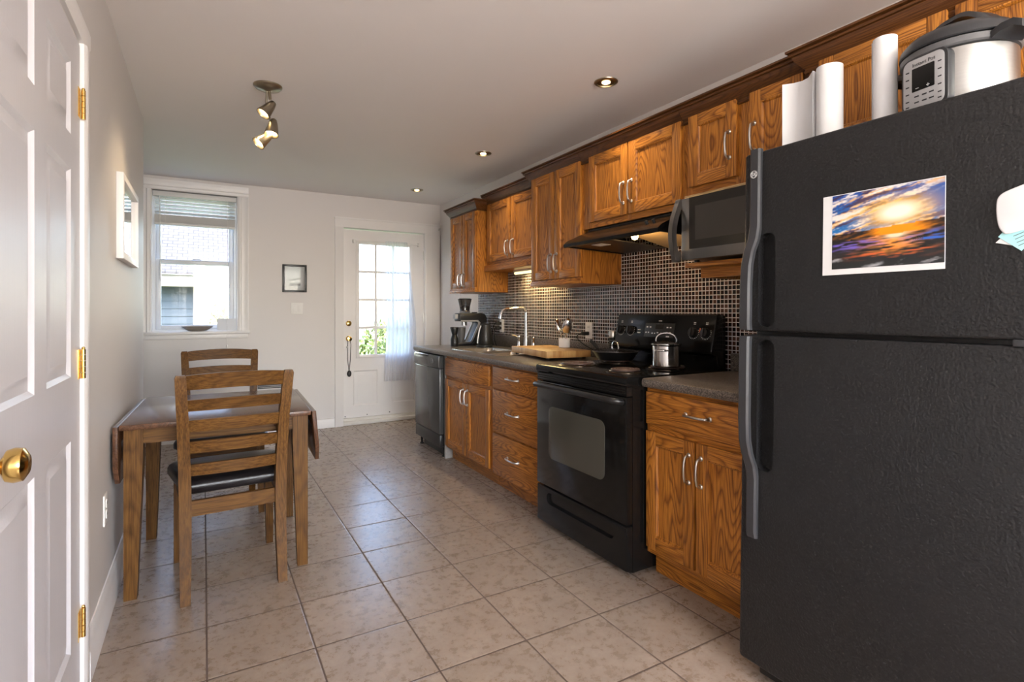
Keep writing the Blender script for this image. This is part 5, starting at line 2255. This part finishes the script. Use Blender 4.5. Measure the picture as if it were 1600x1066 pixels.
for s in (-1, 1):
    b = MB()
    a0 = cen + dv * (s * 0.126)
    rings = []
    for k, (o, z, w) in enumerate(((0.0, 0.180, 0.045), (0.02, 0.189, 0.042), (0.045, 0.191, 0.036), (0.06, 0.181, 0.03))):
        c0 = a0 + dv * (s * o)
        rings.append([c0 + pv * w + Vector((0, 0, z - 0.012)), c0 + pv * w + Vector((0, 0, z + 0.006)), c0 - pv * w + Vector((0, 0, z + 0.006)), c0 - pv * w + Vector((0, 0, z - 0.012))])
    b.loft(rings)
    b.build('side_handle', 'charcoal_plastic', pc)
    b = MB()
    c0 = cen + dv * (s * 0.124) + Vector((0, 0, 0.03))
    b.ball(c0, 0.026, 12, (0.6, 0.6, 1.1))
    b.build('side_foot', 'charcoal_plastic', pc)
# control panel facing -x and a little +y
pa = math.radians(168)
fn = Vector((math.cos(pa), math.sin(pa), 0))
PM = Matrix.Identity(4)
right = Vector((0, 0, 1)).cross(fn) * 1.0     # to the viewer's right
for j in range(3):
    PM[j][0], PM[j][1], PM[j][2], PM[j][3] = right[j], (0, 0, 1)[j], fn[j], (cen + fn * 0.117 + Vector((0, 0, 0.096)))[j]


def panel_box(b, x0, x1, y0, y1, z0, z1, r, bev=0.001):
    b.M = PM
    b.prism(rrect(x0, x1, y0, y1, r, 6), 'z', z0, z1, bev)


b = MB()
panel_box(b, -0.060, 0.060, -0.075, 0.075, -0.015, 0.016, 0.022, 0.003)
pnl = b.build('control_panel', 'charcoal_plastic', pc)
b = MB()
panel_box(b, -0.054, 0.052, -0.068, 0.070, 0.0161, 0.0172, 0.018, 0.0004)
b.build('panel_face', 'silver_face', pnl, 'silver panel face')
b = MB()
panel_box(b, -0.030, 0.028, -0.018, 0.045, 0.0173, 0.0182, 0.002, 0.0002)
b.build('display', 'black_gloss', pnl, 'black display')
b = MB()
b.M = None
text_into(b, 'Instant Pot', 0.0135, PM @ Matrix.Translation((0, 0.0545, 0.0175)), 0.0003)
b.M = PM
for yy in (0.04, 0.02, 0.0, -0.02, -0.04, -0.055):
    b.box(-0.047, -0.038, yy - 0.0016, yy + 0.0016, 0.0173, 0.0178)
    b.box(0.036, 0.045, yy - 0.0016, yy + 0.0016, 0.0173, 0.0178)
for xx in (-0.018, 0.002, 0.02):
    for yy in (-0.032, -0.048):
        b.box(xx - 0.006, xx + 0.006, yy - 0.0018, yy + 0.0018, 0.0173, 0.0178)
b.build('lettering', 'ink_dark', pnl, 'dark lettering and button marks')
b = MB()
b.M = PM
b.box(-0.020, -0.012, -0.0115, -0.0098, 0.0183, 0.0187)
b.box(0.008, 0.016, -0.0115, -0.0098, 0.0183, 0.0187)
b.box(0.0112, 0.0128, -0.0147, -0.0066, 0.0183, 0.0187)
b.build('display_symbols', 'mat_white', pnl, 'white plus and minus signs')

# ------------------------------------------------------------------ ceiling lights
first = None
for k, (lx, ly_, lab) in enumerate(((1.872, 2.24, 'recessed ceiling light above the stove'), (1.89, 3.731, 'recessed ceiling light above the sink counter'), (1.876, 5.19, 'recessed ceiling light closest to the garden door'))):
    if first is None:
        dl = thing('recessed_light', lab, 'ceiling light', (lx, ly_, ZC), 'recessed ceiling lights')
        b = MB()
        b.lathe([(0.064, 0), (0.063, 0.004), (0.055, 0.008), (0.049, 0.008), (0.048, 0.001)], (lx, ly_, ZC), 36, (0, 0, -1))
        b.build('trim_ring', 'aged_nickel', dl)
        b = MB()
        b.lathe([(0.0475, 0.002), (0.03, 0.0012), (0.0, 0.001)], (lx, ly_, ZC), 32, (0, 0, -1))
        b.build('baffle', 'bronze_trim', dl)
        b = MB()
        b.lathe([(0.023, 0.0022), (0.022, 0.005), (0.015, 0.0075), (0.0, 0.0085)], (lx, ly_, ZC), 28, (0, 0, -1))
        b.build('bulb', 'bulb_warm', dl, 'lit warm bulb')
        first = dl
    else:
        dl = copy_tree(first)
        dl.location = (lx, ly_, ZC)
        dl['label'] = lab
    lamp('downlight', 'SPOT', (lx, ly_, ZC - 0.012), (0, 0, 0), 19, (1, 0.83, 0.6), spot_size=math.radians(105), spot_blend=0.8, shadow_soft_size=0.03)

sf = thing('spotlight_fixture', 'ceiling fixture with three tilted metal spotlights above the table', 'ceiling light', (0.305, 3.2, ZC))
b = MB()
b.lathe([(0.073, 0), (0.073, 0.006), (0.062, 0.018), (0.03, 0.026), (0.016, 0.032), (0.0, 0.033)], (0.305, 3.2, ZC), 36, (0, 0, -1))
b.build('canopy', 'aged_nickel', sf)
b = MB()
b.tube([(0.300, 3.2, ZC - 0.03), (0.296, 3.205, ZC - 0.11), (0.318, 3.21, ZC - 0.18), (0.330, 3.215, ZC - 0.23), (0.318, 3.21, ZC - 0.27)], 0.0055, 10)
b.tube([(0.312, 3.2, ZC - 0.03), (0.316, 3.195, ZC - 0.075)], 0.008, 10)
b.build('stem', 'aged_nickel', sf)
for tip, aim in (((0.335, 3.19, 2.362), (-0.62, -0.15, -0.86)), ((0.335, 3.2, 2.272), (-0.16, -0.25, -0.95)), ((0.322, 3.2, 2.19), (-0.70, -0.2, -0.72))):
    a = Vector(aim).normalized()
    t0 = Vector(tip)
    b = MB()
    b.lathe([(0.010, 0), (0.016, 0.005), (0.024, 0.03), (0.032, 0.07), (0.0375, 0.098), (0.0345, 0.098), (0.028, 0.07), (0.02, 0.032), (0.0, 0.03)], t0, 28, a)
    hs = b.build('spot_head', 'aged_nickel', sf, angle=50)
    b = MB()
    b.lathe([(0.028, 0.074), (0.024, 0.082), (0.012, 0.087), (0.0, 0.088)], t0, 24, a)
    b.build('bulb', 'bulb_warm', hs, 'lit warm bulb')
    lamp('spot_lamp', 'SPOT', t0 + a * 0.1, Vector((0, 0, -1)).rotation_difference(a).to_euler(), 5, (1, 0.75, 0.45), spot_size=math.radians(80), spot_blend=0.7, shadow_soft_size=0.02)

# ------------------------------------------------------------------ outside
struct('ground', 'ground_grass', 'grassy yard outside the window and garden door', 'ground',
       lambda b: b.box(-14, 16, YB + 0.16, 30, -0.6, -0.35))
hs = thing('house', 'grey blue sided house with pale roof seen through the sash window', 'house', (-3, 10, -0.35))
b = MB()
hx = 0.085
b.box(-7, hx - 0.22, 10.05, 15, -0.35, 1.62)
for k in range(16):
    zz = -0.3 + 0.12 * k
    b.prism([(10.05, zz), (10.03, zz), (10.045, zz + 0.12), (10.05, zz + 0.12)], 'x', -7, hx - 0.22)
b.build('siding', 'house_siding', hs)
b = MB()
b.box(hx - 0.22, hx + 0.02, 10.0, 10.2, -0.35, 1.62)
b.build('corner_board', 'house_trim', hs)
b = MB()
b.box(-7, hx + 0.3, 9.65, 9.72, 1.60, 1.78)
b.box(-7, hx + 0.3, 9.72, 10.1, 1.60, 1.63)
b.build('fascia', 'house_trim', hs)
b = MB()
b.prism([(9.6, 1.78), (9.6, 1.82), (13.5, 4.9), (13.5, 4.8)], 'x', -7.2, hx + 0.36)
b.build('roof', 'roof_shingle', hs)


def shrub(label, c, rx, ry, rz, n, seed, size, cat='shrub'):
    rnd = random.Random(seed)
    o = thing('shrub', label, cat, (c[0], c[1], -0.35), 'garden shrubs')
    b = MB()
    for i in range(n):
        while True:
            p = Vector((rnd.uniform(-1, 1), rnd.uniform(-1, 1), rnd.uniform(-1, 1)))
            if 0.45 < p.length < 1:
                break
        q = Vector((c[0] + p.x * rx, c[1] + p.y * ry, c[2] + p.z * rz))
        d1 = Vector((rnd.gauss(0, 1), rnd.gauss(0, 1), rnd.gauss(0, 1))).normalized() * size * rnd.uniform(0.6, 1.2)
        d2 = d1.orthogonal().normalized() * size * 0.5
        b.bm.faces.new([b.bm.verts.new(v) for v in (q - d1, q + d2, q + d1, q - d2)])
    b.build('foliage', 'foliage_green', o, smooth=False)
    b = MB()
    b.tube([(c[0], c[1], -0.36), (c[0] + 0.03, c[1], c[2] - rz * 0.4), (c[0], c[1], c[2] + rz * 0.3)], 0.05, 8, [0.07, 0.05, 0.02])
    b.build('stem', 'stoneware_brown', o)


shrub('leafy green shrub beside the neighbouring house', (0.22, 9.0, 0.5), 0.2, 0.25, 0.9, 1100, 3, 0.04)
shrub('low yellow green shrub filling the lower panes of the garden door', (3.0, 9.4, 0.35), 0.75, 0.6, 0.8, 1500, 5, 0.06)
shrub('wide green shrub behind the curtained side of the garden door', (4.1, 10.4, 0.6), 0.9, 0.7, 1.0, 1600, 8, 0.06)
